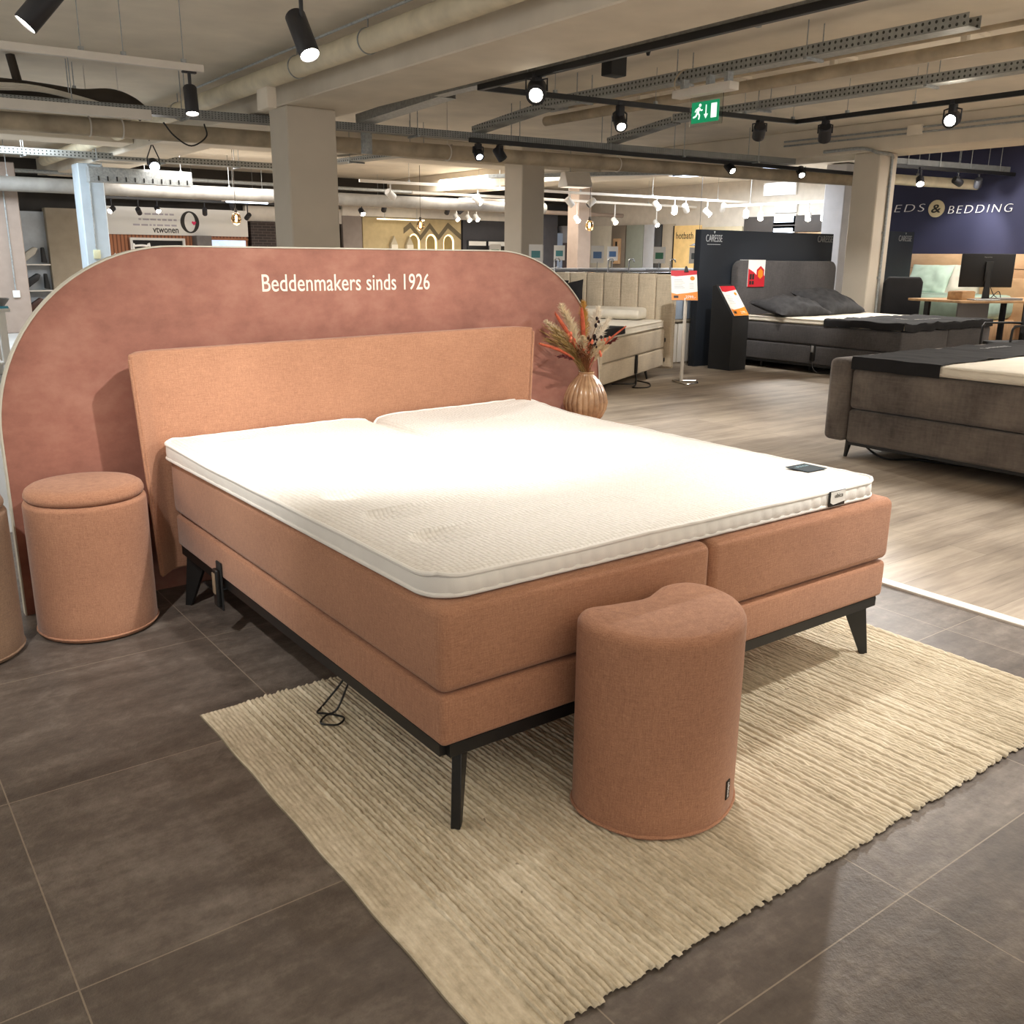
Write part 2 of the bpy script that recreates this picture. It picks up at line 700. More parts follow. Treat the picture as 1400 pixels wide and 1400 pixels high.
def text(name, s, o, u, v, width, height, m, parent=None, thick=.003, shear=0.0, space=1.0, weight=0.0):
    """lettering fitted into width x height at origin o (lower-left), along u (reading) and v (up)"""
    cu = bpy.data.curves.new('txt', 'FONT')
    cu.body = s
    cu.shear = shear
    cu.space_character = space
    cu.extrude = .02
    cu.offset = weight
    cu.resolution_u = 6
    to = bpy.data.objects.new('txt', cu)
    C.objects.link(to)
    dg = bpy.context.evaluated_depsgraph_get()
    me = bpy.data.meshes.new_from_object(to.evaluated_get(dg))
    bpy.data.objects.remove(to)
    xs = [q.co.x for q in me.vertices]
    ys = [q.co.y for q in me.vertices]
    x0, x1, y0, y1 = min(xs), max(xs), min(ys), max(ys)
    u, v = Vector(u).normalized(), Vector(v).normalized()
    n = u.cross(v)
    sx, sy = width/(x1-x0), height/(y1-y0)
    o = Vector(o)
    for q in me.vertices:
        q.co = o+u*((q.co.x-x0)*sx)+v*((q.co.y-y0)*sy)+n*((q.co.z+.02)/.04*thick)
    bm = bmesh.new()
    bm.from_mesh(me)
    bpy.data.meshes.remove(me)
    return obj(name, bm, m, parent, smooth=False)


X_, Y_, Z_ = V(1, 0, 0), V(0, 1, 0), V(0, 0, 1)

# ================================================================== SETTING
PX0, PX1 = -0.53, 2.36
b = new(); bx(b, -7, 2.5, -6, 3.4, -.06, 0); struct('floor', b, 'tile')
b = new(); bx(b, 2.56, 17.2, -6, 19.5, -.06, .004); struct('floor_planks', b, 'plank')
b = new(); bx(b, -7, 2.56, 3.4, 19.5, -.06, 0); struct('floor_pale', b, 'lightfloor')
b = new(); bx(b, 2.5, 2.56, -6, 3.4, -.06, .012, .004); struct('trim_1', b, 'white_p')
CEIL = 3.12
b = new(); bx(b, -7, 17.2, -6, 19.5, CEIL, CEIL+.15); struct('ceiling', b, 'conc')
b = new(); bx(b, -7, 17.2, 19.42, 19.55, 0, CEIL); struct('wall_back', b, plain('dark_void_wall', '3b3733', .9, var=.1, vs=2))  # darkness of the unlit void put into the wall colour
b = new(); bx(b, 17.0, 17.15, 8.4, 19.4, 0, CEIL); struct('wall_right', b, 'wall_w')
b = new(); bx(b, 14.0, 14.15, 1.0, 8.4, 0, CEIL); struct('wall_navy', b, 'navywall')
b = new(); bx(b, 14.15, 17.0, 8.3, 8.4, 0, CEIL); struct('wall_return', b, 'wall_w')
# downstand beams on the pillar rows
b = new(); bx(b, 2.95, 3.74, -6, 19.4, 2.75, CEIL-.001, .01, 1); struct('beam_over_bed', b, 'beam')
b = new(); bx(b, 10.72, 11.5, -6, 19.4, 2.75, CEIL-.001, .01, 1); struct('beam_right', b, 'beam')
b = new(); bx(b, -7, 2.94, 12.6, 13.2, 2.82, CEIL-.001, .01, 1); struct('beam_cross', b, 'beam')
b = new(); bx(b, 3.75, 10.71, 11.6, 12.2, 2.80, CEIL-.001, .01, 1); struct('beam_cross_middle', b, 'beam')


def pillar(name, x0, x1, y0, y1, m, label, z1=2.75, extra=None):
    t = bpy.data.objects.new(name, None)
    C.objects.link(t)
    t.location = ((x0+x1)/2, (y0+y1)/2, 0)
    t['kind'] = 'structure'
    t['label'] = label
    q = new(); bx(q, x0, x1, y0, y1, 0, z1, .012, 1)
    obj('shaft', q, m, t)
    return t


M['bluepaint'] = plain('pale_blue_paint', 'b3bfc7', .8, var=.02)
M['tanpaint'] = plain('tan_paint', '98887c', .8, var=.03)
pillar('pillar', 2.975, 3.50, 7.47, 7.9, 'pillar', 'broad cream pillar rising behind the pink headboard panel')
p2 = pillar('pillar', 10.77, 11.18, 6.06, 6.46, 'pillar', 'cream pillar with a conduit beside the navy bed wall')
b = new()
tube(b, curve_open([(11.02, 6.04, .03), (11.02, 6.04, 1.4), (11.02, 6.04, 2.60), (11.0, 6.04, 2.70)], 4), .018, 8)
obj('conduit', b, 'steel', p2)
b = new()
for z in (.5, 1.1, 1.7, 2.3):
    bx(b, 10.99, 11.05, 6.045, 6.062, z, z+.03)
obj('conduit_clip', b, 'steel', p2)
p3 = pillar('pillar', 2.78, 3.16, 15.3, 15.72, 'bluepaint', 'pale blue pillar behind the left of the pink panel', 2.75)
b = new(); cyl(b, (2.93, 15.28, 1.42), (2.93, 15.28, 2.74), .012, n=8); obj('conduit', b, 'steel', p3)
b = new(); bx(b, 2.88, 2.99, 15.27, 15.30, 1.26, 1.40, .008); obj('switch_box', b, plain('cream_switch', 'c8c7a5', .5, var=0), p3)
p4 = pillar('pillar', 1.60, 2.08, 16.6, 17.0, 'tanpaint', 'tan pillar with a cable drop at the far left edge', 2.8)
b = new(); cyl(b, (1.86, 16.58, .72), (1.86, 16.58, 2.4), .012, n=8); obj('conduit', b, 'steel', p4)
b = new(); bx(b, 1.81, 1.92, 16.57, 16.6, .60, .72, .008); obj('socket_box', b, 'white_pl', p4)
pillar('pillar', 8.30, 8.75, 10.72, 11.2, 'pillar', 'grey cream pillar behind the right shoulder of the pink panel', 3.1)
pillar('pillar', 13.75, 14.15, 15.75, 16.15, M['tanpaint'], 'slim tan pillar far back above the display counters', 3.1)
pillar('pillar', 15.0, 15.5, 9.5, 9.95, plain('grey_paint', 'b5b3b5', .8, var=.02), 'pale grey pillar beyond the navy bed wall', 3.1)

# ================================================================== PINK PANEL
pan = thing('arched_panel', 'dusty pink arched display panel standing behind the peach bed', 'panel', (.915, 2.15, 0))
R_ = .68


def arch_pts(e=0.0):
    r = R_+e
    cz = .69
    cl, cr = PX0+R_, PX1-R_
    pts = [(PX0-e, 0), (PX1+e, 0)]
    for k in range(0, 25):
        a = (pi/2)*k/24
        pts.append((cr+r*cos(a), cz+r*sin(a)))
    for k in range(0, 25):
        a = pi/2+(pi/2)*k/24
        pts.append((cl+r*cos(a), cz+r*sin(a)))
    return pts


b = new(); prism(b, arch_pts(), (0, 2.172, 0), X_, Z_, .034); obj('board', b, 'plaster', pan, ang=20)
b = new()
oa, ob_ = arch_pts(.0005), arch_pts(.006)
ri = [b.verts.new((p[0], 2.134, p[1])) for p in oa]
ro = [b.verts.new((p[0], 2.134, p[1])) for p in ob_]
rj = [b.verts.new((p[0], 2.18, p[1])) for p in ob_]
rk = [b.verts.new((p[0], 2.18, p[1])) for p in oa]
for i in range(1, len(oa)):
    j = (i+1) % len(oa)
    for s, t in ((ri, ro), (ro, rj), (rj, rk), (rk, ri)):
        b.faces.new((s[i], s[j], t[j], t[i]))
obj('edge_trim', b, plain('pale_edge_trim', 'bfbaab', .5, var=0), pan, ang=20)
text('lettering', 'Beddenmakers sinds 1926', (.489, 2.1378, 1.196), X_, Z_, .808, .071, 'lettercream', pan, .0015, 0, 1.02, .004)

# ================================================================== MAIN BED
BX0, BX1 = 0.0, 1.79
bed = thing('boxspring_bed', 'peach upholstered boxspring double bed on black legs in front', 'bed', (.9, .98, 0))
b = new(); bx(b, BX0+.004, BX1-.006, .004, 1.95, .236, .364, .016, 3); obj('base', b, 'terra', bed)
for x0, x1 in ((BX0, .893), (.898, BX1)):
    b = new(); bx(b, x0, x1, 0.0, 1.955, .369, .584, .028, 4); obj('mattress', b, 'terra', bed)
b = new()
bx(b, .03, BX1-.03, .012, .04, .203, .236)
bx(b, .012, .04, .03, 1.93, .203, .236)
bx(b, BX1-.04, BX1-.012, .03, 1.93, .203, .236)
bx(b, .03, BX1-.03, 1.9, 1.93, .203, .236)
obj('frame_rail', b, 'black', bed)
LEGZ = .009


def blade_leg(cx, cy, dx, dy, z0):
    d = V(dx, dy, 0).normalized()
    n = V(-dy, dx, 0).normalized()
    q = new()
    prism(q, [(-.004, z0), (.022, z0), (.105, .206), (.02, .206)], V(cx, cy, 0)-n*.012, d, Z_, -.024 if False else .024, .002, 1)
    return q


for cx, cy, dx, dy, z0 in ((.024, .024, 1, 1, LEGZ), (BX1-.024, .024, -1, 1, LEGZ), (.024, 1.92, 1, -1, 0.0), (BX1-.024, 1.92, -1, -1, 0.0)):
    q = blade_leg(cx, cy, dx, dy, z0)
    me_c = V(cx, cy, 0)
    obj('leg', q, 'black', bed)
# headboard: thin shell with folded-forward wings
inner = [(-.108, 1.925), (-.045, 1.995), (-.02, 2.005), (1.66, 2.005), (1.685, 1.995), (1.738, 1.925)]
outer = [(1.752, 1.938), (1.71, 2.03), (1.68, 2.062), (1.64, 2.07), (0.0, 2.07), (-.04, 2.062), (-.075, 2.03), (-.122, 1.938)]
b = new()
pin = inner
pout = [(-.122, 1.938), (-.075, 2.03), (0.0, 2.07), (1.64, 2.07), (1.71, 2.03), (1.752, 1.938)]
tm = bmesh.new()
cols = []
for (xa, ya), (xb, yb) in zip(pin, pout):
    cols.append([tm.verts.new((xa, ya, .12)), tm.verts.new((xa, ya, 1.005)), tm.verts.new((xb, yb, 1.005)), tm.verts.new((xb, yb, .12))])
for a, c in zip(cols, cols[1:]):
    for k in range(4):
        tm.faces.new((a[k], a[(k+1) % 4], c[(k+1) % 4], c[k]))
tm.faces.new(cols[0])
tm.faces.new(list(reversed(cols[-1])))
bmesh.ops.recalc_face_normals(tm, faces=tm.faces)
bmesh.ops.bevel(tm, geom=[e for e in tm.edges if e.calc_face_angle(0) > .9], offset=.012, segments=3, profile=.5, affect='EDGES')
add(b, tm)
for q in b.verts:
    t = (q.co.z-.12)/.885
    s = 1-.045*(1-t)
    q.co.x = .815+(q.co.x-.815)*s
    q.co.z += .018*(q.co.x-.8)*t
hb = obj('headboard', b, 'terra_lt', bed, ang=50)
for sx, xx in ((-1, -.114), (1, 1.744)):
    b = new()
    pts = []
    for k in range(13):
        t = k/12
        z = .135+(.985-.135)*t
        s = 1-.045*(1-(z-.12)/.885)
        pts.append((.815+(xx+sx*.004-.815)*s, 1.9275, z+.018*(xx-.8)*t))
    tube(b, pts, .0055, 8)
    obj('piping', b, 'terra_lt', hb)
b = new()
b = new(); bx(b, -.085, -.075, 1.945, 1.965, .34, .39); obj('fabric_tag', b, 'black', hb)
# remote in its clip on the bed side
rem = thing('remote_control', 'black remote control clipped to the left side of the peach bed', 'remote control', (-.012, 1.47, .13))
b = new(); bx(b, -.022, -.006, 1.445, 1.485, .135, .275, .006, 3); obj('handset', b, 'black', rem)
b = new(); bx(b, -.026, -.0215, 1.452, 1.478, .185, .262, .002); obj('keypad', b, plain('keypad_grey', '8b7a66', .4, var=0), rem)
b = new(); bx(b, -.006, .002, 1.442, 1.488, .12, .30, .004); obj('clip', b, 'blackm', rem)
cb = new()
tube(cb, curve_open([(.14, .66, .215), (.11, .69, .12), (.07, .70, .03), (.03, .70, .018), (.0, .665, .018), (.035, .63, .018), (.07, .66, .018), (.04, .71, .018), (.02, .735, .018), (.06, .77, .02), (.13, .76, .10), (.16, .75, .205)], 8), .0032, 6)
tag(obj('power_cable', cb, 'black'), 'thin black cable looped on the rug under the bed side', 'cable')
b = new(); bx(b, .14, .34, 1.98, 2.11, 0.0, .006, .002)
tag(obj('floor_plate', b, plain('grey_floor_plate', '6a6f72', .5)), 'small grey plate lying on the floor under the bed head', 'plate')

# ---- topper
TX0, TX1, TY0, TY1, TZ0, TZ1 = .012, 1.752, .038, 1.985, .588, .652
top = thing('mattress_topper', 'white quilted mattress topper lying on the peach bed', 'mattress topper', (.88, 1.0, TZ0))
RC = .085


def topper_xy(u, v):
    x = TX0+(TX1-TX0)*u
    y = TY0+(TY1-TY0)*v
    # rounded corners
    for cx, sx in ((TX0+RC, -1), (TX1-RC, 1)):
        for cy, sy in ((TY0+RC, -1), (TY1-RC, 1)):
            a, c = (x-cx)*sx, (y-cy)*sy
            if a > 0 and c > 0:
                m_, l_ = max(a, c), sqrt(a*a+c*c)
                if l_ > 1e-9:
                    s = m_/l_
                    x, y = cx+sx*a*s, cy+sy*c*s
    if v > .9:      # the split between the halves opens at the head
        d = abs(x-.885)
        if d < .05:
            y -= (.05-d)*.9*((v-.9)/.1)**2
    # head end sits slightly further left, following the bed
    x += -.03*(y-TY0)/(TY1-TY0)*(1-(x-TX0)/(TX1-TX0))
    return x, y


ROWS = [.30+.262*i for i in range(7)]


def topper_h(x, y):
    h = 0.0
    # soft crown to the edges
    e = min(x-TX0, TX1-x, y-TY0, TY1-y)
    h += -.012*exp(-max(e, 0)/.035)
    for half in (0, 1):
        xa, xb = (.175, .80) if half == 0 else (.98, 1.585)
        for ry in ROWS:
            dx = max(xa-x, x-xb, 0.0)
            if dx > .12 or abs(y-ry) > .13:
                continue
            d = sqrt(dx*dx+(y-ry)**2)
            r = .062
            f = max(0.0, 1-(d/r)**2) if d < r else 0.0
            endf = 1.0 if half else 1.0
            ex = abs(x-xa)
            h -= ((.004+.022*exp(-(ex/.08)**2)) if half == 0 else .003)*(f**.5)
    # split seam, sinking towards the head
    t = max(0.0, (y-1.25)/(TY1-1.25))
    d = abs(x-.885)
    h -= .034*t*t*exp(-(d/.022)**2)+.016*t*exp(-(d/.07)**2)
    # raised head end
    h += .030*max(0, (y-1.45)/.54)**1.6*(.35+.65*min(1, max(0, (x-.2)/1.4)))
    h += .0035*noise.noise((x*3.1, y*3.1, .3))
    return h


NX, NY = 176, 196
b = new()
g = []
for j in range(NY+1):
    row = []
    for i in range(NX+1):
        x, y = topper_xy(i/NX, j/NY)
        row.append(b.verts.new((x, y, TZ1+topper_h(x, y))))
    g.append(row)
for j in range(NY):
    for i in range(NX):
        b.faces.new((g[j][i], g[j][i+1], g[j+1][i+1], g[j+1][i]))
ring = [g[0][i] for i in range(NX)]+[g[j][NX] for j in range(NY)]+[g[NY][i] for i in range(NX, 0, -1)]+[g[j][0] for j in range(NY, 0, -1)]
ringco = [q.co.copy() for q in ring]
obj('quilted_cover', b, 'topper', top, ang=80)
NR = len(ringco)


def outn(i):
    d = ringco[(i+2) % NR]-ringco[i-2]
    d.z = 0
    d.normalize()
    return V(d.y, -d.x, 0)


b = new()
lv = [(0.0, .0), (.004, .07), (.006, .2), (.007, .5), (.006, .8), (.003, .93), (0.0, 1.0)]
rings = []
for off, t in lv:
    rr = []
    for i, p in enumerate(ringco):
        n_ = outn(i)
        zz = p.z*(1-t)+TZ0*t
        o_ = off-.003
        if p.y < TY0+.012 and .06 < p.x < TX1-.06 and .1 < t < .9:   # pleated foot border
            o_ += .008*(abs(sin(p.x*pi/.0475))**.35)-.004
        rr.append(b.verts.new((p.x+n_.x*o_, p.y+n_.y*o_, zz+.003*sin(p.y*9+p.x*5)*(1-abs(2*t-1)))))
    rings.append(rr)
for a_, c_ in zip(rings, rings[1:]):
    for k in range(NR):
        b.faces.new((a_[k], c_[k], c_[(k+1) % NR], a_[(k+1) % NR]))
b.faces.new(list(reversed(rings[-1])))
obj('border', b, 'toppside', top, ang=60)
for zt in (0.0, 1.0):
    b = new()
    pts = []
    for i in range(0, NR, 2):
        p = ringco[i]
        n_ = outn(i)
        wv = .0022*noise.noise((p.x*22, p.y*22, zt*7))
        zz = p.z*(1-zt)+(TZ0+.006)*zt
        pts.append((p.x+n_.x*(.002+wv), p.y+n_.y*(.002+wv), zz+wv*.8))
    tube(b, pts, .0062, 8, closed=True)
    obj('piping', b, 'toppside', top)
lab = plain('label_petrol', '12232a', .85, var=.05)
b = new()
for dz in (0,):
    lz = TZ1+topper_h(1.637, .25)+.003
    q0 = V(1.585, .205, lz)
    prism(b, [(0, 0), (.105, 0), (.105, .095), (0, .095)], q0, V(1, 0, 0), V(0, 1, 0), .002, .0008, 1)
tl = obj('woven_label', b, lab, top, label='dark petrol woven label sewn on the topper top')
text('lettering', 'ubica', (1.605, .265, lz+.0022), X_, Y_, .065, .018, plain('label_text', '6e8f96', .5, var=0), tl, .0005)
b = new(); bx(b, 1.452, 1.535, .0245, .0275, .594, .644, .001)
bt = obj('care_label', b, 'black', top, label='small white and black side label on the foot border')
b = new(); prism(b, [(.004, .014), (.02, .006), (.079, .012), (.079, .048), (.004, .048)], (1.454, .0243, .594), X_, Z_, .001)
obj('label_face', b, 'white_pl', bt)
text('lettering', 'ubica', (1.478, .0226, .622), X_, Z_, .042, .014, 'inkdark', bt, .0004)

# ================================================================== RUG
RX0, RX1, RY0, RY1 = -.262, 2.03, -.605, .955
nx, ny = 1380, 96
b = new()
import numpy as np
xs = np.linspace(RX0, RX1, nx+1)
ys = np.linspace(RY0, RY1, ny+1)
pitch = .0139
rid = np.floor((xs-RX0)/pitch).astype(int)
ph = ((xs-RX0)/pitch) % 1.0
rng = np.random.RandomState(3)
nr = rid.max()+2
off = rng.rand(nr)*10
amp = .7+.6*rng.rand(nr)
endo = rng.rand(nr)*.012-.004
prof = np.sqrt(np.clip(1-(2*ph-1)**2, 0, 1))
verts = np.zeros(((nx+1)*(ny+1), 3))
border = (xs < RX0+.115)
for j, y in enumerate(ys):
    knot = np.abs(np.sin((y*36+off[rid])*pi*.7))**.6
    z = .0035+prof*(.0065+.0060*knot)*amp[rid]
    z = np.where(border, .0085+.0012*np.sin(y*420)*np.sin(xs*500), z)
    z *= 1.0
    yy = np.full(nx+1, y)
    if j == 0:
        yy = yy-endo[rid]+.006
        z = z*.45+.001
    elif j == 1:
        yy = yy-endo[rid]*.9-.010
        z = z*.92
    if j == ny:
        z = np.full(nx+1, .0005)
    xx = xs+.0015*np.sin(y*23+2)*(border)
    s = slice(j*(nx+1), (j+1)*(nx+1))
    verts[s, 0], verts[s, 1], verts[s, 2] = xx, yy, z
verts[0::(nx+1), 2] = .0005
verts[nx::(nx+1), 2] = .0005
ii = np.arange(nx)
faces = np.concatenate([np.stack([j*(nx+1)+ii, j*(nx+1)+ii+1, (j+1)*(nx+1)+ii+1, (j+1)*(nx+1)+ii], 1) for j in range(ny)])
me = bpy.data.meshes.new('rug')
me.vertices.add(len(verts))
me.vertices.foreach_set('co', verts.astype(np.float32).ravel())
me.loops.add(len(faces)*4)
me.loops.foreach_set('vertex_index', faces.astype(np.int32).ravel())
me.polygons.add(len(faces))
me.polygons.foreach_set('loop_start', (np.arange(len(faces))*4).astype(np.int32))
me.polygons.foreach_set('use_smooth', np.ones(len(faces), bool))
me.update()
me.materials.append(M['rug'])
rug = bpy.data.objects.new('rug', me)
C.objects.link(rug)
tag(rug, 'ribbed cream wool rug lying under the foot of the peach bed', 'rug')

# ================================================================== POUFS


def pouf_profile(h, r=.03, n=5, foot=.006):
    lv_ = [(.004, foot), (0.0, foot+.01)]
    for k in range(8):
        lv_.append((0, foot+.01+(h-r-foot-.01)*(k+1)/8))
    for k in range(1, n+1):
        a = (pi/2)*k/n
        lv_.append((r*(1-cos(a)), h-r+r*sin(a)))
    lv_ += [(r+.022, h+.003)]
    return lv_


bean = catmull([V(.333, -.085, 0), V(.318, -.17, 0), V(.36, -.285, 0), V(.46, -.35, 0), V(.57, -.355, 0), V(.68, -.305, 0), V(.752, -.215, 0), V(.768, -.12, 0),
                V(.735, -.052, 0), V(.66, -.034, 0), V(.56, -.07, 0), V(.46, -.055, 0), V(.385, -.04, 0)], 7)
bean = [V(p.x, p.y) if False else Vector((p.x, p.y)) for p in bean]
t = thing('pouf', 'kidney shaped terracotta pouf standing on the rug at the bed foot', 'pouf', (.54, -.19, .008))
b = new(); loft(b, bean, [(i_, z+.008) for i_, z in pouf_profile(.515, .028)]); obj('upholstery', b, 'terra', t, ang=60)
b = new()
N_ = len(bean)
tube(b, [(p.x*1.004-.002, p.y*1.004+.001, .024) for p in bean[::2]], .005, 6, closed=True)
obj('piping', b, 'terra', t)
b = new()
cen = Vector((.54, -.19))
tube(b, [((p-cen)*.962+cen).to_3d()+V(0, 0, .5075) for p in bean[::2]], .0025, 6, closed=True)
obj('seam', b, 'terra', t)
# side tag
ti = min(range(N_), key=lambda i: (bean[i]-Vector((.60, -.345))).length)
p0, p1 = bean[ti-1], bean[(ti+1) % N_]
du = (p1-p0).normalized()
dn = Vector((du.y, -du.x))
b = new()
o_ = bean[ti].to_3d()+dn.to_3d()*.0005+V(0, 0, .068)
prism(b, [(-.01, 0), (.01, 0), (.01, .05), (-.01, .05)], o_, du.to_3d(), Z_, .0025)
tg = obj('brand_tag', b, 'inkdark', t, label='small black woven tag with white lettering')
text('lettering', 'ubica', o_+dn.to_3d()*.0027+V(0, 0, .045)-du.to_3d()*.005, -Z_, du.to_3d(), .04, .011, 'letterwhite', tg, .0005)


def round_pouf(cx, cy, r, h, m, label, group=None, lid=True):
    t_ = thing('pouf', label, 'pouf', (cx, cy, 0), 0, group)
    q = new(); loft(q, circ(r, 56, (cx, cy)), pouf_profile(h-.05, .018)); obj('body', q, m, t_, ang=60)
    q = new(); tube(q, [(cx+(r+.001)*cos(a*pi/28), cy+(r+.001)*sin(a*pi/28), .018) for a in range(56)], .004, 6, closed=True); obj('piping', q, m, t_)
    q = new()
    rl = r-.006
    loft(q, circ(rl, 56, (cx, cy)), [(.02, h-.052), (.006, h-.047), (0, h-.036), (0, h-.028), (.006, h-.014), (.02, h-.004), (.05, h), (.1, h+.004)])
    obj('lid', q, m, t_, ang=60)
    return t_


round_pouf(-.325, 1.895, .207, .548, 'terra_lt', 'round peach storage pouf with a lid left of the bed')
round_pouf(-.79, 1.87, .205, .56, 'taupe', 'taupe round pouf cut off by the left picture edge')
round_pouf(2.14, 1.90, .2, .512, 'terra_lt', 'peach round pouf mostly hidden under the ribbed vase')

# ================================================================== VASE AND DRIED FLOWERS
VX, VY, VZ = 2.13, 1.975, .516
k = NT('glazed_tan_ceramic')
n_ = k.noise(9, 5, None, .65)
k.base(k.ramp(n_, [(.3, lin('84634a')), (.55, lin('b08c6a')), (.75, lin('cdae8c'))]))
k.rough(.16)
M['ceramic'] = k.m
b = new()
vp = [(.045, 0), (.062, .006), (.088, .035), (.108, .075), (.114, .11), (.108, .145), (.088, .19), (.062, .225), (.043, .246), (.039, .256), (.042, .262), (.038, .266), (.033, .258), (.03, .24)]
vp2 = []
for (r0, z0), (r1, z1) in zip(vp, vp[1:]):
    vp2 += [(r0, z0), ((r0+r1)/2, (z0+z1)/2)]
vp2.append(vp[-1])
lathe(b, vp2, 176, (VX, VY, VZ), lambda a, z: 1+(.075*(abs(cos(a*11))**.55)-.05)*min(1, max(0, (.262-z)/.03)))
vase = obj('vase', b, 'ceramic', ang=60)
tag(vase, 'ribbed tan ceramic vase beside the right end of the headboard', 'vase')
NECK = V(VX, VY, VZ+.262)

SM = {'rust': plain('dried_rust', 'b8573a', .9, var=.12, vs=40), 'dkred': plain('dried_dark_red', '5e1f1d', .9, var=.1, vs=40),
      'cream': plain('dried_cream', 'e0cfae', .9, var=.08, vs=40), 'gold': plain('dried_gold', 'c79a4c', .9, var=.1, vs=40),
      'olive': plain('dried_olive', '8f7442', .9, var=.12, vs=40), 'blk': plain('dried_black_red', '241114', .8, var=.1, vs=40),
      'salmon': plain('dried_salmon', 'e07a5c', .9, var=.08, vs=40), 'white': plain('dried_white', 'efe6d6', .9, var=.04, vs=40),
      'brown': plain('dried_brown', '7a4a26', .9, var=.12, vs=40)}
rf = random.Random(11)


def stem_curve(tip, sag=.0):
    tip = Vector(tip)
    a = rf.random()*2*pi
    st = NECK+V(.018*cos(a), .018*sin(a), -.15)
    nk = NECK+V(.016*cos(a), .016*sin(a), .0)
    mid = nk.lerp(tip, .5)+V(0, 0, .03+sag)
    return curve_open([st, nk, mid, tip], 8)


def ribbon(bm, p, d, L, wd):
    d = d.normalized()
    s = d.orthogonal().normalized()*wd
    s.rotate(Matrix.Rotation(rf.random()*6.28, 3, d))
    a, c = bm.verts.new(p-s), bm.verts.new(p+s)
    e, f_ = bm.verts.new(p+d*L*.55+s*.8-V(0, 0, L*.03)), bm.verts.new(p+d*L*.55-s*.8-V(0, 0, L*.03))
    g_ = bm.verts.new(p+d*L-V(0, 0, L*.1))
    bm.faces.new((a, c, e, f_))
    bm.faces.new((f_, e, g_))


def flower(label, tip, kind, col, stemcol='olive', size=1.0, sag=0):
    pts = stem_curve(tip, sag)
    t_ = thing('dried_stem', label, 'dried flower', tuple(pts[0]), 0, 'dried flowers in the ribbed vase')
    q = new(); tube(q, pts, .0016, 5); obj('stalk', q, SM[stemcol], t_)
    q = new()
    n0 = len(pts)
    if kind == 'spike':       # narrow stiff spike along upper part
        sp = pts[int(n0*.52):]
        tube(q, sp, [.0022+.0085*size*sin(pi*min(1, .12+.88*i/len(sp)))**.7 for i in range(len(sp))], 8)
        for i in range(150):
            f_ = rf.random()*(len(sp)-1.01)
            p = sp[int(f_)].lerp(sp[int(f_)+1], f_ % 1)
            d = (sp[-1]-sp[0]).normalized()+V(rf.uniform(-1, 1), rf.uniform(-1, 1), rf.uniform(-1, 1))*.8
            ribbon(q, p, d, .016*size, .001)
    elif kind == 'plume':
        sp = pts[int(n0*.50):]
        for i in range(620):
            f_ = rf.random()**.8*(len(sp)-1.01)
            p = sp[int(f_)].lerp(sp[int(f_)+1], f_ % 1)
            rel = f_/len(sp)
            d = (sp[-1]-sp[0]).normalized()*.9+V(rf.uniform(-1, 1), rf.uniform(-1, 1), rf.uniform(-.6, .8))*.75
            ribbon(q, p, d, (.022+.04*sin(pi*rel**.7))*size, .0013)
    elif kind == 'grass':
        for i in range(70):
            d = Vector(tip)-NECK
            e = NECK+d*rf.uniform(.75, 1.08)+V(rf.uniform(-1, 1), rf.uniform(-1, 1), rf.uniform(-1, 1))*.045*size
            m_ = NECK.lerp(e, .5)+V(0, 0, .03)+V(rf.uniform(-1, 1), rf.uniform(-1, 1), rf.uniform(-1, 1))*.015
            tube(q, curve_open([NECK+V(rf.uniform(-.02, .02), rf.uniform(-.02, .02), -.02), m_, e], 4), [.0011]*4+[.001]*3+[.0025, .0008], 4)
    elif kind == 'balls':
        for i in range(9):
            f_ = rf.uniform(.55, 1)*(n0-1.01)
            p = pts[int(f_)]+V(rf.uniform(-1, 1), rf.uniform(-1, 1), rf.uniform(-1, 1))*.02
            bmesh.ops.create_icosphere(q, subdivisions=2, radius=.0065*size*rf.uniform(.7, 1.2), matrix=Matrix.Translation(p) @ Matrix.Diagonal((1, 1, 1.5, 1)))
            cyl(q, pts[int(f_)], p, .0006, n=4)
    elif kind == 'leaf':
        sp = pts[int(n0*.6):]
        for i in range(46):
            f_ = rf.random()*(len(sp)-1.01)
            p = sp[int(f_)].lerp(sp[int(f_)+1], f_ % 1)
            d = (sp[-1]-sp[0]).normalized()*1.4+V(rf.uniform(-1, 1), rf.uniform(-1, 1), rf.uniform(-1, 1))*.6
            ribbon(q, p, d, .03*size, .0045)
    obj('flower_head', q, SM[col], t_)
    return t_


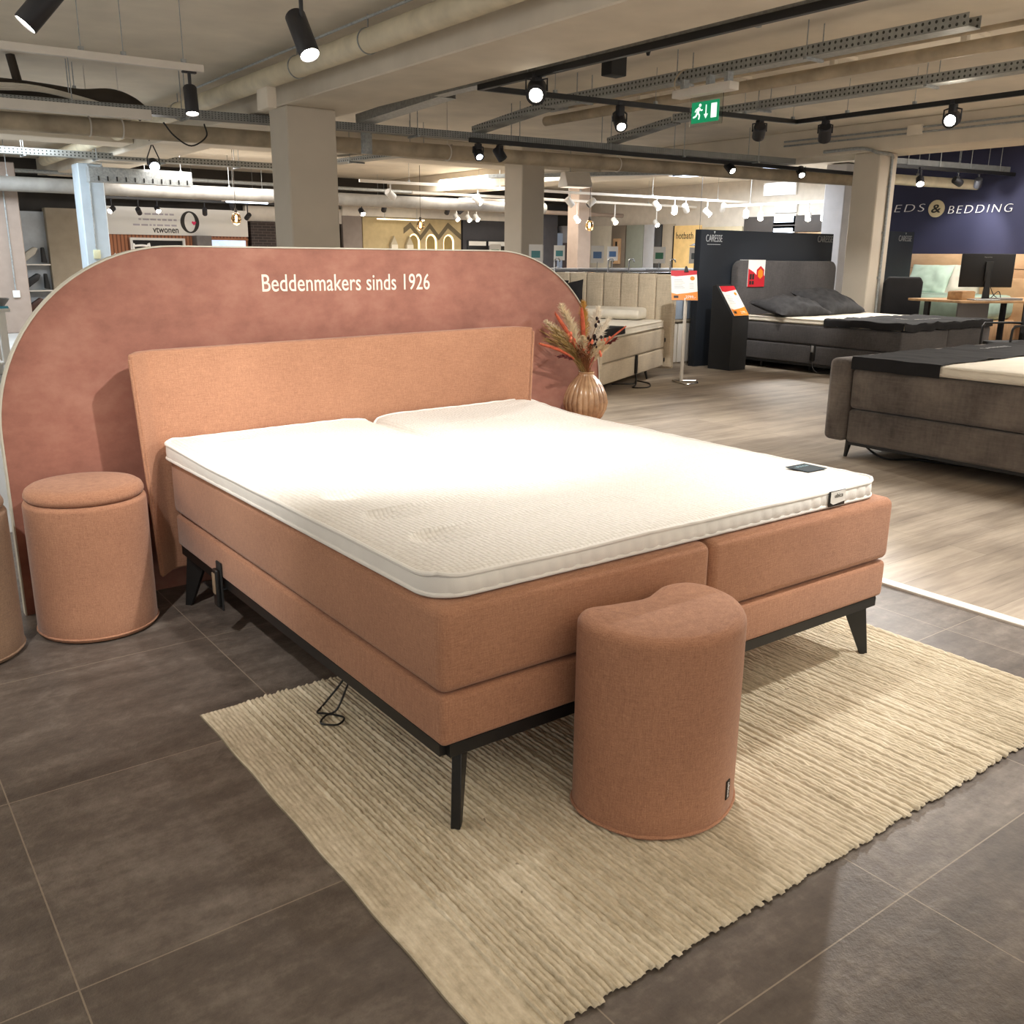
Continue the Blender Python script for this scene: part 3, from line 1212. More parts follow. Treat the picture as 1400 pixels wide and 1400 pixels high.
FL = [('rust orange spike leaning left out of the vase', (1.955, 2.02, 1.075), 'spike', 'rust', 'rust', 1.0),
      ('cream oat sprig behind the golden plume', (2.18, 2.06, 1.07), 'plume', 'cream', 'cream', .8),
      ('pale straw plume fanning left behind the rust spike', (1.93, 2.06, 1.03), 'plume', 'cream', 'olive', .8),
      ('cream plume low at the right above the rim', (2.17, 1.90, .93), 'plume', 'cream', 'cream', .6),
      ('brown straw tuft low at the front left', (2.04, 1.92, .90), 'grass', 'brown', 'brown', .6),
      ('tall upright rust spike in the middle of the bouquet', (2.10, 1.99, 1.10), 'spike', 'rust', 'rust', 1.05),
      ('orange red bristle pointing far left at the headboard', (1.80, 1.95, .94), 'spike', 'rust', 'olive', .7),
      ('dark red feather drooping left over the panel', (1.905, 1.93, .875), 'leaf', 'dkred', 'dkred', 1.0),
      ('dark red sprig leaning right over the beige bed', (2.29, 1.94, .94), 'leaf', 'dkred', 'dkred', .8),
      ('long thin red sprig reaching far right', (2.40, 1.98, 1.00), 'spike', 'rust', 'dkred', .35),
      ('cream pampas plume upper left of the bouquet', (2.00, 2.03, 1.11), 'plume', 'cream', 'cream', .95),
      ('cream pampas plume behind the rust spikes', (2.055, 2.04, 1.05), 'plume', 'cream', 'cream', .8),
      ('small cream plume low in front of the bouquet', (2.06, 1.93, .96), 'plume', 'cream', 'cream', .65),
      ('golden plume right of the tallest rust spike', (2.145, 2.03, 1.125), 'plume', 'gold', 'gold', .85),
      ('fluffy white plume at upper right of the bouquet', (2.24, 2.02, 1.09), 'plume', 'white', 'cream', 1.0),
      ('white feathery sprig at the right before the white mattress', (2.30, 2.0, 1.04), 'plume', 'white', 'cream', .75),
      ('curled cream grass head leaning right above the rim', (2.235, 1.93, .91), 'plume', 'cream', 'olive', .5),
      ('bundle of olive grass blades fanning left', (1.875, 1.965, .985), 'grass', 'olive', 'olive', 1.0),
      ('bundle of brown straws at the centre of the bouquet', (2.12, 1.95, .93), 'grass', 'brown', 'brown', .7),
      ('sprig of black seed pods at the right side', (2.20, 1.97, 1.05), 'balls', 'blk', 'brown', 1.1),
      ('sprig of black pods in the middle right', (2.165, 1.92, .96), 'balls', 'blk', 'brown', .9),
      ('sprig of salmon buds on the left', (1.98, 1.94, .99), 'balls', 'salmon', 'rust', 1.2),
      ('sprig of salmon buds in the front centre', (2.09, 1.91, .94), 'balls', 'salmon', 'rust', 1.0),
      ('sprig of coral buds on the right', (2.21, 1.92, .95), 'balls', 'salmon', 'rust', 1.0)]
for a in FL:
    flower(*a)

# ================================================================== CEILING SERVICES


def tray(name, label, cat, p0, p1, w, h, m='tray', hang=(), top=CEIL, group=None, steps=1):
    """open U-channel cable tray between p0 and p1 with threaded hanger rods"""
    p0, p1 = Vector(p0), Vector(p1)
    d = (p1-p0).normalized()
    s = d.cross(Z_).normalized()
    up = s.cross(d).normalized()
    t_ = thing(name, label, cat, tuple((p0+p1)/2), 0, group)
    q = new()
    t = .004
    prof = [(-w/2, h), (-w/2, 0), (w/2, 0), (w/2, h), (w/2-t, h), (w/2-t, t), (-w/2+t, t), (-w/2+t, h)]
    prism(q, prof, p1, -s if False else s, up, (p1-p0).length if s.cross(up).dot(d) < 0 else -(p1-p0).length)
    obj('channel', q, m, t_, smooth=False)
    for f_ in hang:
        c_ = p0.lerp(p1, f_)
        q = new()
        box(q, c_-V(0, 0, .012), (.03 if abs(d.x) > .5 else w+.06, w+.06 if abs(d.x) > .5 else .03, .02))
        for e in (-1, 1):
            cyl(q, c_+s*e*(w/2+.018)-V(0, 0, .02), V(0, 0, 0)+(c_+s*e*(w/2+.018)).to_2d().to_3d()+V(0, 0, top-.003), .005, n=6)
        obj('hanger', q, 'steel', t_)
    return t_


def rods(parent, pts, z1=CEIL, r=.005, m='steel', name='hanger_rod'):
    for p in pts:
        q = new(); cyl(q, p, (p[0], p[1], z1-.003), r, n=6)
        box(q, (p[0], p[1], p[2]+.02), (.03, .03, .03))
        obj(name, q, m, parent)


tray('cable_tray', 'long speckled steel cable tray crossing the ceiling behind the pillars', 'cable tray', (-4, 9.12, 2.66), (10.6, 7.37, 2.66), .17, .075, 'tray2', (.08, .2, .31, .36, .43, .52, .60, .69, .78, .86, .95))
tray('cable_tray', 'speckled cable tray right of the conduit pillar before the navy wall', 'cable tray', (11.35, 6.40, 2.66), (13.98, 6.0, 2.66), .17, .075, 'tray2', (.15, .4, .65, .9))
tray('cable_tray', 'perforated steel tray with an open end at upper right', 'cable tray', (5.55, 6.6, 2.86), (5.55, 2.05, 2.86), .16, .085, 'tray', (.12, .42, .72))
tray('cable_tray', 'perforated steel tray running beside the beige ceiling pipe, lower right one', 'cable tray', (7.45, 6.6, 2.88), (7.45, .3, 2.88), .16, .085, 'tray', (.2, .5, .8))
tray('cable_tray', 'sloping steel tray piece linking to the long tray left of the exit sign', 'cable tray', (7.45, 6.62, 2.87), (7.45, 7.72, 2.735), .16, .07, 'tray', ())
tray('cable_tray', 'sloping steel tray piece behind the black track corner', 'cable tray', (5.55, 6.62, 2.85), (5.55, 7.95, 2.735), .16, .07, 'tray', ())
tray('cable_tray', 'sloping steel tray piece right of the broad pillar top', 'cable tray', (4.15, 6.42, 2.80), (4.15, 8.10, 2.735), .20, .09, 'steel', ())
tray('cable_tray', 'steel tray above the black light track along the beam', 'cable tray', (4.05, 6.4, 2.80), (4.05, -1.0, 2.80), .13, .06, 'steel', (.2, .5, .8))
tray('cable_tray', 'bluish steel cable tray farther back at left crossing before the blue pillar', 'cable tray', (-4, 14.3, 2.70), (5.6, 13.7, 2.70), .2, .09, 'tray', (.3, .45, .6, .7, .8, .92))
tray('cable_tray', 'lit steel tray running away right of the broad pillar', 'cable tray', (5.75, 12.1, 2.69), (6.1, 9.2, 2.69), .2, .06, 'tray', (.2, .7))
tray('cable_tray', 'dark steel channel far back above the white spotlights', 'cable tray', (9.2, 12.9, 2.72), (11.6, 9.4, 2.72), .14, .06, 'steel', (.2, .8))
b = new(); bx(b, 4.08, 4.2, 8.02, 8.06, 2.42, 2.64, .004)
tag(obj('junction_plate', b, 'steel'), 'small pale bracket plate hanging below the sloping tray', 'bracket')

# pipes
pp = thing('ceiling_pipe', 'thick cream pipe along the left side of the beam', 'pipe', (2.72, 7, 2.93))
b = new(); cyl(b, (2.72, -.5, 2.93), (2.72, 17.5, 2.93), .088, n=28); obj('pipe', b, 'pipe', pp)
for y in (2.1, 5.3, 6.6, 9.9, 13.0):
    b = new(); tube(b, [(2.72+.092*cos(a*pi/12), y, 2.93+.092*sin(a*pi/12)) for a in range(24)], .006, 6, closed=True); cyl(b, (2.72, y, 3.02), (2.72, y, CEIL-.003), .006, n=6)
    obj('pipe_clip', b, 'steel', pp)
b = new(); cyl(b, (2.58, 3.0, 3.03), (2.58, 9.0, 3.03), .011, n=8); obj('conduit', b, 'steel', pp)
dd = thing('air_duct', 'beige wrapped duct running below the long speckled tray', 'duct', (4, 8.5, 2.55))
b = new()
tube(b, curve_open([(-4, 9.13, 2.545), (1.35, 8.73, 2.545), (4.2, 8.5, 2.55), (8.3, 8.05, 2.55), (10.65, 7.75, 2.55), (12.6, 7.5, 2.55)], 6), .085, 24)
obj('duct', b, 'duct', dd)
for x, y in ((1.45, 8.72), (1.75, 8.70), (5.4, 8.37), (7.9, 8.10)):
    b = new(); tube(b, [(x, y+.089*cos(a*pi/12), 2.547+.089*sin(a*pi/12)) for a in range(24)], .008, 6, closed=True); cyl(b, (x, y, 2.64), (x, y, CEIL-.003), .005, n=6)
    obj('duct_strap', b, 'white_p', dd)
d2 = thing('air_duct', 'pale wrapped duct before the navy wall right of the conduit pillar', 'duct', (12.6, 6.6, 2.5))
b = new(); tube(b, [(11.3, 6.75, 2.50), (12.4, 6.62, 2.5), (13.95, 6.4, 2.5)], .075, 20); obj('duct', b, 'pipe', d2)
rods(d2, [(11.7, 6.7, 2.57), (12.6, 6.6, 2.57), (13.5, 6.46, 2.57)])
b = new()
tube(b, curve_open([(.2, 8.75, 2.82), (.75, 8.72, 2.83), (1.1, 8.72, 2.82), (1.4, 8.72, 2.805), (1.68, 8.72, 2.835), (1.86, 8.72, 2.79), (1.99, 8.72, 2.70)], 6), [.055, .06]+[.075]*10+[.072, .08]+[.085]*13+[.085, .09, .09, .092, .09, .09, .08, .07, .06, .05][:10], 18) if False else tube(b, curve_open([(.2, 8.75, 2.82), (.75, 8.72, 2.83), (1.1, 8.72, 2.82), (1.4, 8.72, 2.805), (1.68, 8.72, 2.835), (1.86, 8.72, 2.79), (1.99, 8.72, 2.70)], 6), .078, 18)
bp = thing('insulated_pipe', 'sagging dark brown insulated pipe above the tray at upper left', 'pipe', (1.1, 8.72, 2.82))
obj('sleeve', b, 'brown', bp)
rods(bp, [(1.35, 8.72, 2.87)])
b = new(); tube(b, [(.86, 8.72, 2.88), (.82, 8.72, 3.12)], .04, 10); obj('riser', b, 'brown', bp)
b = new()
for i in range(5):
    tube(b, curve_open([(.3, 8.58-.01*i, 2.75+.012*i), (.9, 8.56, 2.80+.012*i), (1.2+.05*i, 8.56, 2.78), (1.45+.05*i, 8.56, 2.72)], 5), .008, 6)
tag(obj('cable_bundle', b, 'cream_f', ang=60), 'bundle of pale cables over the tray at the left edge', 'cables')
b = new(); tube(b, curve_open([(2.06, 8.35, 2.60), (2.16, 8.35, 2.48), (2.32, 8.35, 2.40), (2.48, 8.35, 2.50), (2.47, 8.36, 2.62)], 6), .008, 6)
tag(obj('loose_cable', b, 'black'), 'black cable loop hanging below the duct', 'cable')
pp = thing('ceiling_pipe', 'beige lagged pipe between two perforated trays at upper right', 'pipe', (6.6, 4, 2.96))
b = new(); cyl(b, (6.6, -.5, 2.96), (6.6, 8.0, 2.96), .055, n=20); obj('pipe', b, 'duct', pp)
for y in (1.4, 2.7, 3.9, 5.1, 6.4):
    b = new(); box(b, (6.6, y, 3.06), (.05, .05, .11)); box(b, (6.72, y, 3.10), (.42, .03, .03)); obj('bracket', b, 'conc', pp)
b = new(); cyl(b, (6.35, 0, 3.02), (6.35, 7.5, 3.02), .02, n=10); obj('conduit', b, 'duct', pp)
pp = thing('ceiling_pipe', 'thick pale pipe crossing behind the blue pillar', 'pipe', (2, 16.2, 2.42))
b = new(); cyl(b, (-5, 16.4, 2.44), (13, 16.1, 2.44), .12, n=20); obj('pipe', b, 'dullpipe', pp)
rods(pp, [(.8, 16.3, 2.55), (1.9, 16.28, 2.55), (4.1, 16.25, 2.55), (5.6, 16.22, 2.55)])
for i, (lbl, y, z, r, mm) in enumerate((('slim tan pipe high before the vintage lettering wall', 17.2, 2.42, .05, 'tanpaint'), ('dark duct far back above the white sign wall', 18.6, 2.62, .14, 'blackm'),
                                        ('thin grey pipe far back under the ceiling', 17.6, 2.75, .035, 'steel'))):
    b = new(); cyl(b, (-4, y, z), (16.5, y, z), r, n=14)
    lbl = lbl.replace('vintage lettering', 'white sign') if i == 0 else lbl
    tag(obj('ceiling_pipe', b, M[mm] if mm in M else mm), lbl, 'pipe')
M.setdefault('tanpaint', M['conc'])
pp = thing('conduit_run', 'pair of grey conduits along the side of the right beam', 'conduit', (10.7, 4, 2.95))
for z in (2.93, 2.99):
    b = new(); cyl(b, (10.70, -1, z), (10.70, 7.6, z), .012, n=8); obj('conduit', b, 'steel', pp)
b = new(); bx(b, 10.66, 10.715, 5.45, 5.65, 2.90, 3.02, .006); obj('junction_box', b, 'conc', pp)
b = new(); tube(b, curve_open([(10.69, 6.9, 2.80), (10.69, 6.3, 2.80), (10.70, 6.05, 2.725), (10.95, 6.03, 2.72), (11.02, 6.03, 2.68)], 5), .022, 8)
tag(obj('bent_conduit', b, 'steel'), 'bent conduit wrapping the top of the conduit pillar', 'conduit')
b = new(); bx(b, 6.05, 6.3, 7.2, 7.5, 2.98, 3.11, .01)
tag(obj('ceiling_box', b, 'steel'), 'small grey junction box under the ceiling near the black track', 'junction box')
b = new(); bx(b, 2.55, 2.64, 6.9, 7.15, 2.62, 2.80, .01); 
tag(obj('wall_box', b, 'conc'), 'pale box fixed beside the cream pipe left of the pillar', 'junction box')

b = new(); bx(b, 4.55, 4.72, 4.55, 4.68, 2.80, 2.98, .008); cyl(b, (4.63, 4.6, 2.97), (4.63, 4.6, CEIL-.003), .006, n=6)
gbx = tag(obj('connector_box', b, 'blackm'), 'dark connector box hanging right of the spotlight on the beam track', 'junction box')
b = new(); turned(b, (5.1, 4.7, CEIL-.003), (0, 0, -1), [(0, .035), (.02, .035), (.09, .012)], 14)
tag(obj('ceiling_sensor', b, 'black'), 'small black cone sensor on the ceiling above the crossing track', 'sensor')
# light tracks
def track(label, p0, p1, m='black', w=.036, h=.034, hang=(), z1=CEIL):
    p0, p1 = Vector(p0), Vector(p1)
    t_ = thing('light_track', label, 'light track', tuple((p0+p1)/2))
    d = (p1-p0).normalized()
    s = d.cross(Z_).normalized()
    up = s.cross(d)
    q = new()
    prism(q, [(-w/2, 0), (w/2, 0), (w/2, h), (-w/2, h)], p1, s, up, (p1-p0).length if s.cross(up).dot(d) < 0 else -(p1-p0).length, .003, 1)
    obj('rail', q, m, t_, smooth=False)
    rods(t_, [tuple(p0.lerp(p1, f_)+V(0, 0, h*.8)) for f_ in hang], z1, .003)
    return t_


track('black light track running along the beam to the top edge', (3.97, 5.62, 2.745), (3.97, -1.5, 2.745), hang=(.2, .6), w=.045, h=.05)
track('black light track crossing in front of the exit sign', (3.97, 5.6, 2.745), (7.79, 5.15, 2.745), hang=(.2, .5, .8, .98), w=.04, h=.045)
track('black light track leading to the glaring lamp at right', (7.77, 5.15, 2.745), (7.77, -1.0, 2.745), hang=(.1, .22, .4), w=.04, h=.045)
track('black light track slung below the long speckled tray', (5.28, 7.72, 2.60), (12.6, 7.35, 2.60), hang=(), w=.045, h=.05)
track('black light track slung below the tray before the navy wall', (11.35, 6.28, 2.60), (13.98, 5.85, 2.60), hang=(), w=.045, h=.05)
track('white light track at upper left ending at a hanging spotlight', (-3, 5.66, 2.60), (1.50, 5.52, 2.60), 'white_p', .05, .05, (.82, .88, .97))
track('white boxed track under the tray at the left edge', (-3, 8.40, 2.565), (1.84, 8.0, 2.565), 'white_p', .09, .085, ())
track('white light track above the left shoulder spotlight, out of frame', (-1, 3.95, 2.72), (.55, 3.95, 2.72), 'white_p', .05, .05, ()) if False else None
track('long white light track far back right of the broad pillar', (7.1, 13.9, 2.60), (16.9, 13.4, 2.60), 'white_p', .05, .05, (.1, .3, .5, .7, .9))
track('second white light track behind the long white one', (9.0, 15.3, 2.55), (16.9, 15.0, 2.55), 'white_p', .05, .05, (.2, .5, .8))
track('white light track near the window bars at the far right', (15.6, 9.6, 2.45), (15.6, 12.9, 2.45), 'white_p', .05, .05, (.2, .8))
track('black light track before the white sign wall far left', (3.4, 18.0, 2.36), (7.6, 18.0, 2.36), 'black', .05, .05, (.2, .5, .8), CEIL)
track('black light track before the cream zigzag wall far back', (8.9, 18.0, 2.52), (12.9, 18.0, 2.52), 'black', .05, .05, (.2, .5, .8), CEIL)


# spotlights
def spotlight(label, cat, pos, aim, L, D, mount_z, m='head_k', lens='lens', style='tube', watts=0, cone=40, blend=.6, group=None, col=(1, .955, .895)):
    """pos: centre of the barrel; aim: point it faces"""
    pos, aim = Vector(pos), Vector(aim)
    d = (aim-pos).normalized()
    t_ = thing('track_spotlight', label, 'spotlight', (pos.x, pos.y, pos.z), 0, group)
    # barrel
    q = new()
    back, front = pos-d*L*.5, pos+d*L*.5
    R = D/2
    lr = .66 if style == 'gear' else .88
    turned(q, back, d, [(0, R*.55), (.001, R*.85), (.012, R), (L-.006, R), (L, R*(lr+.06)), (L-.001, R*(lr+.03)), (L-.012, R*(lr+.02))])
    obj('barrel', q, m, t_, ang=40)
    q = new()
    turned(q, front-d*.0115, d, [(0, R*(lr+.01)), (.004, R*(lr+.01)), (.006, R*lr*.6)])
    obj('lens', q, lens, t_, ang=40)
    # stem + adapter
    q = new()
    top_ = V(pos.x, pos.y, mount_z)
    if style == 'tube':
        tube(q, [pos-d*L*.25, V(top_.x, top_.y, pos.z+R*.9), top_], [.016, .012, .012], 8)
    else:
        s = d.cross(Z_)
        s = s.normalized() if s.length > .01 else X_
        for e in (-1, 1):
            a_ = pos+s*e*(R+.006)
            tube(q, [a_, V(a_.x, a_.y, pos.z+R*1.2), top_-V(0, 0, .03)], .008, 6)
    obj('stem', q, m, t_)
    q = new()
    box(q, (top_.x, top_.y, mount_z+.012), (.10 if style == 'tube' else .07, .035, .03), .004)
    obj('adapter', q, m, t_)
    if style == 'gear':
        q = new()
        box(q, (top_.x-d.x*.0, top_.y+.0, (pos.z+mount_z)/2-.02), (.07, .06, max(.05, mount_z-pos.z+R*.5)), .008)
        obj('gear_box', q, m, t_)
    if watts:
        spot_light('lamp_light', front+d*.012, aim, watts, cone, blend, R*.8, col)
    return t_


# nearest ones
spotlight('black tube spotlight at top centre left of the beam', 'spot', (1.385, 3.58, 2.515), (1.50, 2.40, .66), .27, .115, 2.78, watts=80, cone=80, blend=.8)
spotlight('large black tube spotlight cut off by the upper left corner', 'spot', (.175, 4.0, 2.585), (-1.0, 4.15, 1.2), .33, .12, 2.80, watts=170, cone=46, blend=.8)
spotlight('black tube spotlight at the right end of the white track', 'spot', (1.40, 5.53, 2.41), (1.30, 5.1, .8), .2, .095, 2.59, watts=90, cone=60)
spotlight('dark barrel spotlight on the black track left of the exit sign', 'spot', (3.97, 4.80, 2.64), (1.30, 1.75, .66), .20, .16, 2.75, style='gear', watts=70, cone=34, blend=.5)
spotlight('lit spotlight on the crossing black track below its middle', 'spot', (5.46, 5.42, 2.60), (4.0, 2.6, 0), .18, .12, 2.75, style='gear', watts=190, cone=50)
spotlight('dark spotlight on the crossing track right of the exit sign', 'spot', (7.25, 5.215, 2.635), (8.6, 6.6, 1.3), .16, .13, 2.75, lens='lens_off', style='gear', watts=150, cone=60)
spotlight('dark spotlight at the corner where the black tracks meet', 'spot', (7.77, 4.78, 2.62), (9.4, 6.0, .7), .17, .13, 2.75, lens='lens_off', style='gear', watts=170, cone=60)
spotlight('glaring lit spotlight facing the camera at upper right', 'spot', (7.77, 3.40, 2.615), (.9, 1.2, .75), .16, .14, 2.75, lens='lens_hot', style='gear', watts=800, cone=34, blend=.6)
# on the long black track
spotlight('left of two spotlights on the track below the long tray, lit', 'spot', (5.40, 7.72, 2.49), (4.9, 6.0, .9), .15, .11, 2.60, style='gear', lens='lens_cold', watts=90, cone=60)
spotlight('right of two spotlights on the track below the long tray, turned away', 'spot', (5.69, 7.70, 2.50), (6.6, 6.9, .6), .16, .115, 2.60, lens='lens_off', style='gear')
spotlight('lit spotlight on the long track left of the blue glow', 'spot', (9.45, 7.5, 2.56), (9.2, 5.2, .6), .16, .12, 2.60, style='gear', watts=260, cone=70)
spotlight('lit spotlight on the long track nearest the conduit pillar', 'spot', (10.9, 7.42, 2.58), (9.4, 5.2, .3), .16, .12, 2.60, style='gear', watts=120, cone=60)
spotlight('lit spotlight before the navy wall beside the pillar', 'spot', (11.95, 6.16, 2.44), (10.6, 5.0, .6), .13, .11, 2.60, watts=140, cone=70)
spotlight('unlit dark spotlight in the middle before the navy wall', 'spot', (12.75, 6.05, 2.47), (13.9, 5.6, 1.9), .14, .11, 2.60, lens='lens_off', watts=60, cone=80)
spotlight('dark spotlight before the navy wall at the right edge', 'spot', (13.2, 5.98, 2.47), (13.9, 6.4, 1.6), .14, .11, 2.60, lens='lens_off', watts=70, cone=80)
# far left
spotlight('lit clamp spotlight below the blue lit ceiling at left', 'spot', (2.98, 11.9, 2.50), (2.7, 9.5, 1.4), .16, .14, 2.80, style='yoke', lens='lens_cold', watts=40, cone=70)
for lbl, x, z, ln, dx in (('silver spotlight beside the blue pillar facing left', 3.92, 2.16, 'lens', -.9), ('small black spotlight left of the glowing one on the sign wall', 4.42, 2.15, 'lens_off', .5),
                          ('glowing white spotlight before the sign wall', 4.78, 2.20, 'lens', 0), ('small black spotlight in front of the big letter O', 5.72, 2.18, 'lens_off', .3),
                          ('small black spotlight beside the amber bulb', 6.62, 2.12, 'lens_off', -.2), ('dark tube spotlight under the hanging white luminaire', 6.30, 2.30, 'lens_off', .6)):
    spotlight(lbl, 'spot', (x, 18.0, z), (x+dx, 17.2 if ln == 'lens' else 18.9, z-.6), .16, .10, 2.36, lens=ln)
for lbl, x, z, ln, m_, dx in (('glowing white spotlight right of the broad pillar', 9.28, 2.30, 'lens', 'head_k', 0), ('round dark spotlight beside a white one near the pillar', 9.85, 2.40, 'lens_off', 'head_k', .3),
                              ('left black spotlight over the dark wall', 11.56, 2.40, 'lens_off', 'head_k', .3), ('right black spotlight over the dark wall', 11.95, 2.42, 'lens_off', 'head_k', -.5),
                              ('left lit spotlight of three over the dark wall', 11.82, 2.26, 'lens', 'head_w', 0), ('middle lit spotlight of three over the dark wall', 12.16, 2.25, 'lens', 'head_w', 0),
                              ('right lit spotlight of three over the dark wall', 12.40, 2.27, 'lens', 'head_w', 0)):
    spotlight(lbl, 'spot', (x, 18.0, z), (x+dx, 17.2 if ln == 'lens' else 18.9, z-.7), .17, .12, 2.52, m=m_, lens=ln)
for lbl, x, y, z, ln, dx, dy in (('white spotlight turned right above the arched panel', 7.72, 13.9, 2.42, 'lens_off', .8, .3), ('white tube spotlight pointing down right', 9.56, 13.8, 2.40, 'lens', .35, -.5),
                                 ('white spotlight turned left under the gabled luminaire', 12.30, 13.65, 2.45, 'lens_off', -.6, .2), ('slim white spotlight near the hanging filament bulb', 11.75, 13.68, 2.44, 'lens_off', .5, -.1),
                                 ('brightest white spotlight over the display counters', 14.10, 13.55, 2.46, 'lens', 0, -.6), ('bright white spotlight tilted left beside the brightest one', 14.62, 13.52, 2.38, 'lens', -.5, -.5),
                                 ('white spotlight pair member turned right', 14.95, 13.5, 2.43, 'lens_off', .5, .2), ('white spotlight above the bath shop sign', 15.6, 13.45, 2.36, 'lens', .3, -.5),
                                 ('white spotlight turned to the back above the sign', 16.1, 13.43, 2.48, 'lens_off', .3, .5)):
    spotlight(lbl, 'spot', (x, y, z), (x+dx, y+dy, z-.5), .20, .13, 2.60, m='head_w', lens=ln)
for lbl, x, y, z, in (('lit white spotlight low over the counters, left', 13.2, 15.15, 2.19), ('lit white spotlight low over the counters, middle', 14.3, 15.1, 2.18), ('lit white spotlight low over the counters, right', 15.6, 15.05, 2.16)):
    spotlight(lbl, 'spot', (x, y, z), (x-.1, y-.6, z-.5), .16, .12, 2.55, m='head_w', lens='lens')
for lbl, y, z in (('lit spotlight left above the navy bed panel', 12.33, 2.30), ('lit spotlight right of it above the navy bed panel', 11.93, 2.24), ('small lit spotlight left near the window bars', 10.72, 2.20), ('small lit spotlight right near the window bars', 10.35, 2.19)):
    spotlight(lbl, 'spot', (15.6, y, z), (15.2, y-.3, z-.6), .17, .12, 2.45, m='head_w', lens='lens')

# exit sign
ex = thing('exit_sign', 'green running man exit sign hanging below a perforated tray', 'exit sign', (5.45, 4.32, 2.6))
b = new(); bx(b, 5.39, 5.51, 4.02, 4.68, 2.71, 2.775, .006); obj('housing', b, 'white_p', ex)
b = new(); bx(b, 5.446, 5.452, 4.13, 4.50, 2.46, 2.70); obj('acrylic_plate', b, 'glass', ex)
k = plain('exit_green', '0f7f55', .5, var=0, emit=.55, ecol='0f9a64')
b = new(); bx(b, 5.438, 5.445, 4.165, 4.475, 2.485, 2.655); gp = obj('green_panel', b, k, ex)
ks = plain('exit_white', 'ffffff', .5, var=0, emit=.9, ecol='e6fff2')
U, W_ = V(0, -1, 0), Z_
O = V(5.4378, 4.475, 2.485)


def sgn(polys, nm):
    q = new()
    for p in polys:
        prism(q, p, O, U, W_, .002)
    obj(nm, q, ks, gp, smooth=False)


def bar(x0, y0, x1, y1, t):
    d = V(x1-x0, y1-y0, 0).normalized()
    n = V(-d.y, d.x, 0)*t/2
    return [(x0-n.x, y0-n.y), (x1-n.x, y1-n.y), (x1+n.x, y1+n.y), (x0+n.x, y0+n.y)]


sgn([[(.098+.013*cos(a*pi/6), .142+.013*sin(a*pi/6)) for a in range(12)], bar(.092, .125, .070, .082, .026), bar(.088, .118, .058, .112, .010), bar(.058, .112, .042, .09, .010),
     bar(.09, .115, .112, .098, .010), bar(.112, .098, .128, .104, .010), bar(.072, .084, .096, .062, .014), bar(.096, .062, .088, .028, .013), bar(.068, .082, .052, .055, .014), bar(.052, .055, .022, .048, .013)], 'running_figure')
sgn([bar(.168, .14, .168, .06, .010), [(.145, .066), (.168, .03), (.191, .066)]], 'arrow')
sgn([[(.225, .03), (.288, .03), (.288, .145), (.225, .145)]], 'doorway')
b = new()
for y in (4.1, 4.3, 4.6):
    b = new(); bx(b, 5.43, 5.5, y-.02, y+.02, 2.775, 2.86)
    obj('bracket', b, 'steel', ex)
b = new(); tube(b, curve_open([(5.42, 4.66, 2.74), (5.40, 4.66, 2.85), (5.44, 4.62, 2.93), (5.5, 4.6, 2.95)], 5), .007, 6); obj('cable', b, 'duct', ex)

# luminaires
lm = thing('louvre_luminaire', 'long slotted grey luminaire in front of the blue pillar', 'luminaire', (3.65, 14.9, 2.5))
b = new(); prism(b, [(-.11, 0), (.11, 0), (.09, .2), (.07, .23), (-.07, .23), (-.09, .2)], (4.45, 14.9, 2.44), Y_, Z_, -1.62); obj('housing', b, 'steel', lm, smooth=False)
b = new()
for i in range(11):
    b = new(); bx(b, 2.95+i*.14, 2.97+i*.14, 14.783, 14.79, 2.46, 2.53)
    obj('slot', b, 'black', lm)
rods(lm, [(3.05, 14.9, 2.66), (4.3, 14.9, 2.66)])
gl = thing('gabled_luminaire', 'pale gabled ceiling luminaire hanging right of centre', 'luminaire', (9.75, 11.15, 2.5), radians(-12))
gb = [(-.17, 0), (.17, 0), (.17, .04), (.07, .24), (-.07, .24), (-.17, .04)]
b = new(); prism(b, gb, (-.24, 0, 0), Y_, Z_, .48, .006, 1); obj('hood', b, 'white_p', gl, local=True, smooth=False)
b = new(); bx(b, -.21, .21, -.14, .14, -.004, .002); obj('diffuser', b, plain('diffuser_dim', 'fff3e0', .5, var=0, emit=.8, ecol='fff0da'), gl, local=True)
b = new(); cyl(b, (-.1, 0, .24), (-.1, 0, .618), .006, n=6); obj('hanger_rod', b, 'steel', gl, local=True)
lm = thing('open_luminaire', 'white twin tube luminaire hanging beside the amber bulb at left', 'luminaire', (6.2, 17.2, 2.5))
b = new(); prism(b, [(-.14, 0), (.14, 0), (.05, .08), (-.05, .08)], (6.75, 17.1, 2.36), Y_, Z_, -.95); obj('reflector', b, 'white_p', lm, smooth=False)
b = new(); cyl(b, (5.85, 17.1, 2.35), (6.7, 17.1, 2.35), .018, n=8); obj('tube', b, 'tube', lm)
rods(lm, [(6.0, 17.1, 2.44), (6.6, 17.1, 2.44)])
lm = thing('tube_luminaire', 'bright blue white tube luminaire below the ceiling right of centre', 'luminaire', (12.6, 10.5, 2.8))
b = new(); bx(b, 12.1, 12.9, 9.2, 11.6, 2.86, 2.90, .005); obj('housing', b, 'white_p', lm)
b = new(); bx(b, 12.15, 12.85, 9.25, 11.55, 2.85, 2.862); obj('diffuser', b, plain('daylight_diffuser', 'ffffff', .5, var=0, emit=3.2, ecol='cfe2ff'), lm)
rods(lm, [(12.5, 9.5, 2.9), (12.5, 11.3, 2.9)])
lm = thing('tube_luminaire', 'short blue white luminaire behind the grey cream pillar', 'luminaire', (11.9, 15.8, 2.5))
b = new(); bx(b, 10.5, 12.6, 15.6, 15.9, 2.50, 2.56, .005); obj('housing', b, 'white_p', lm)
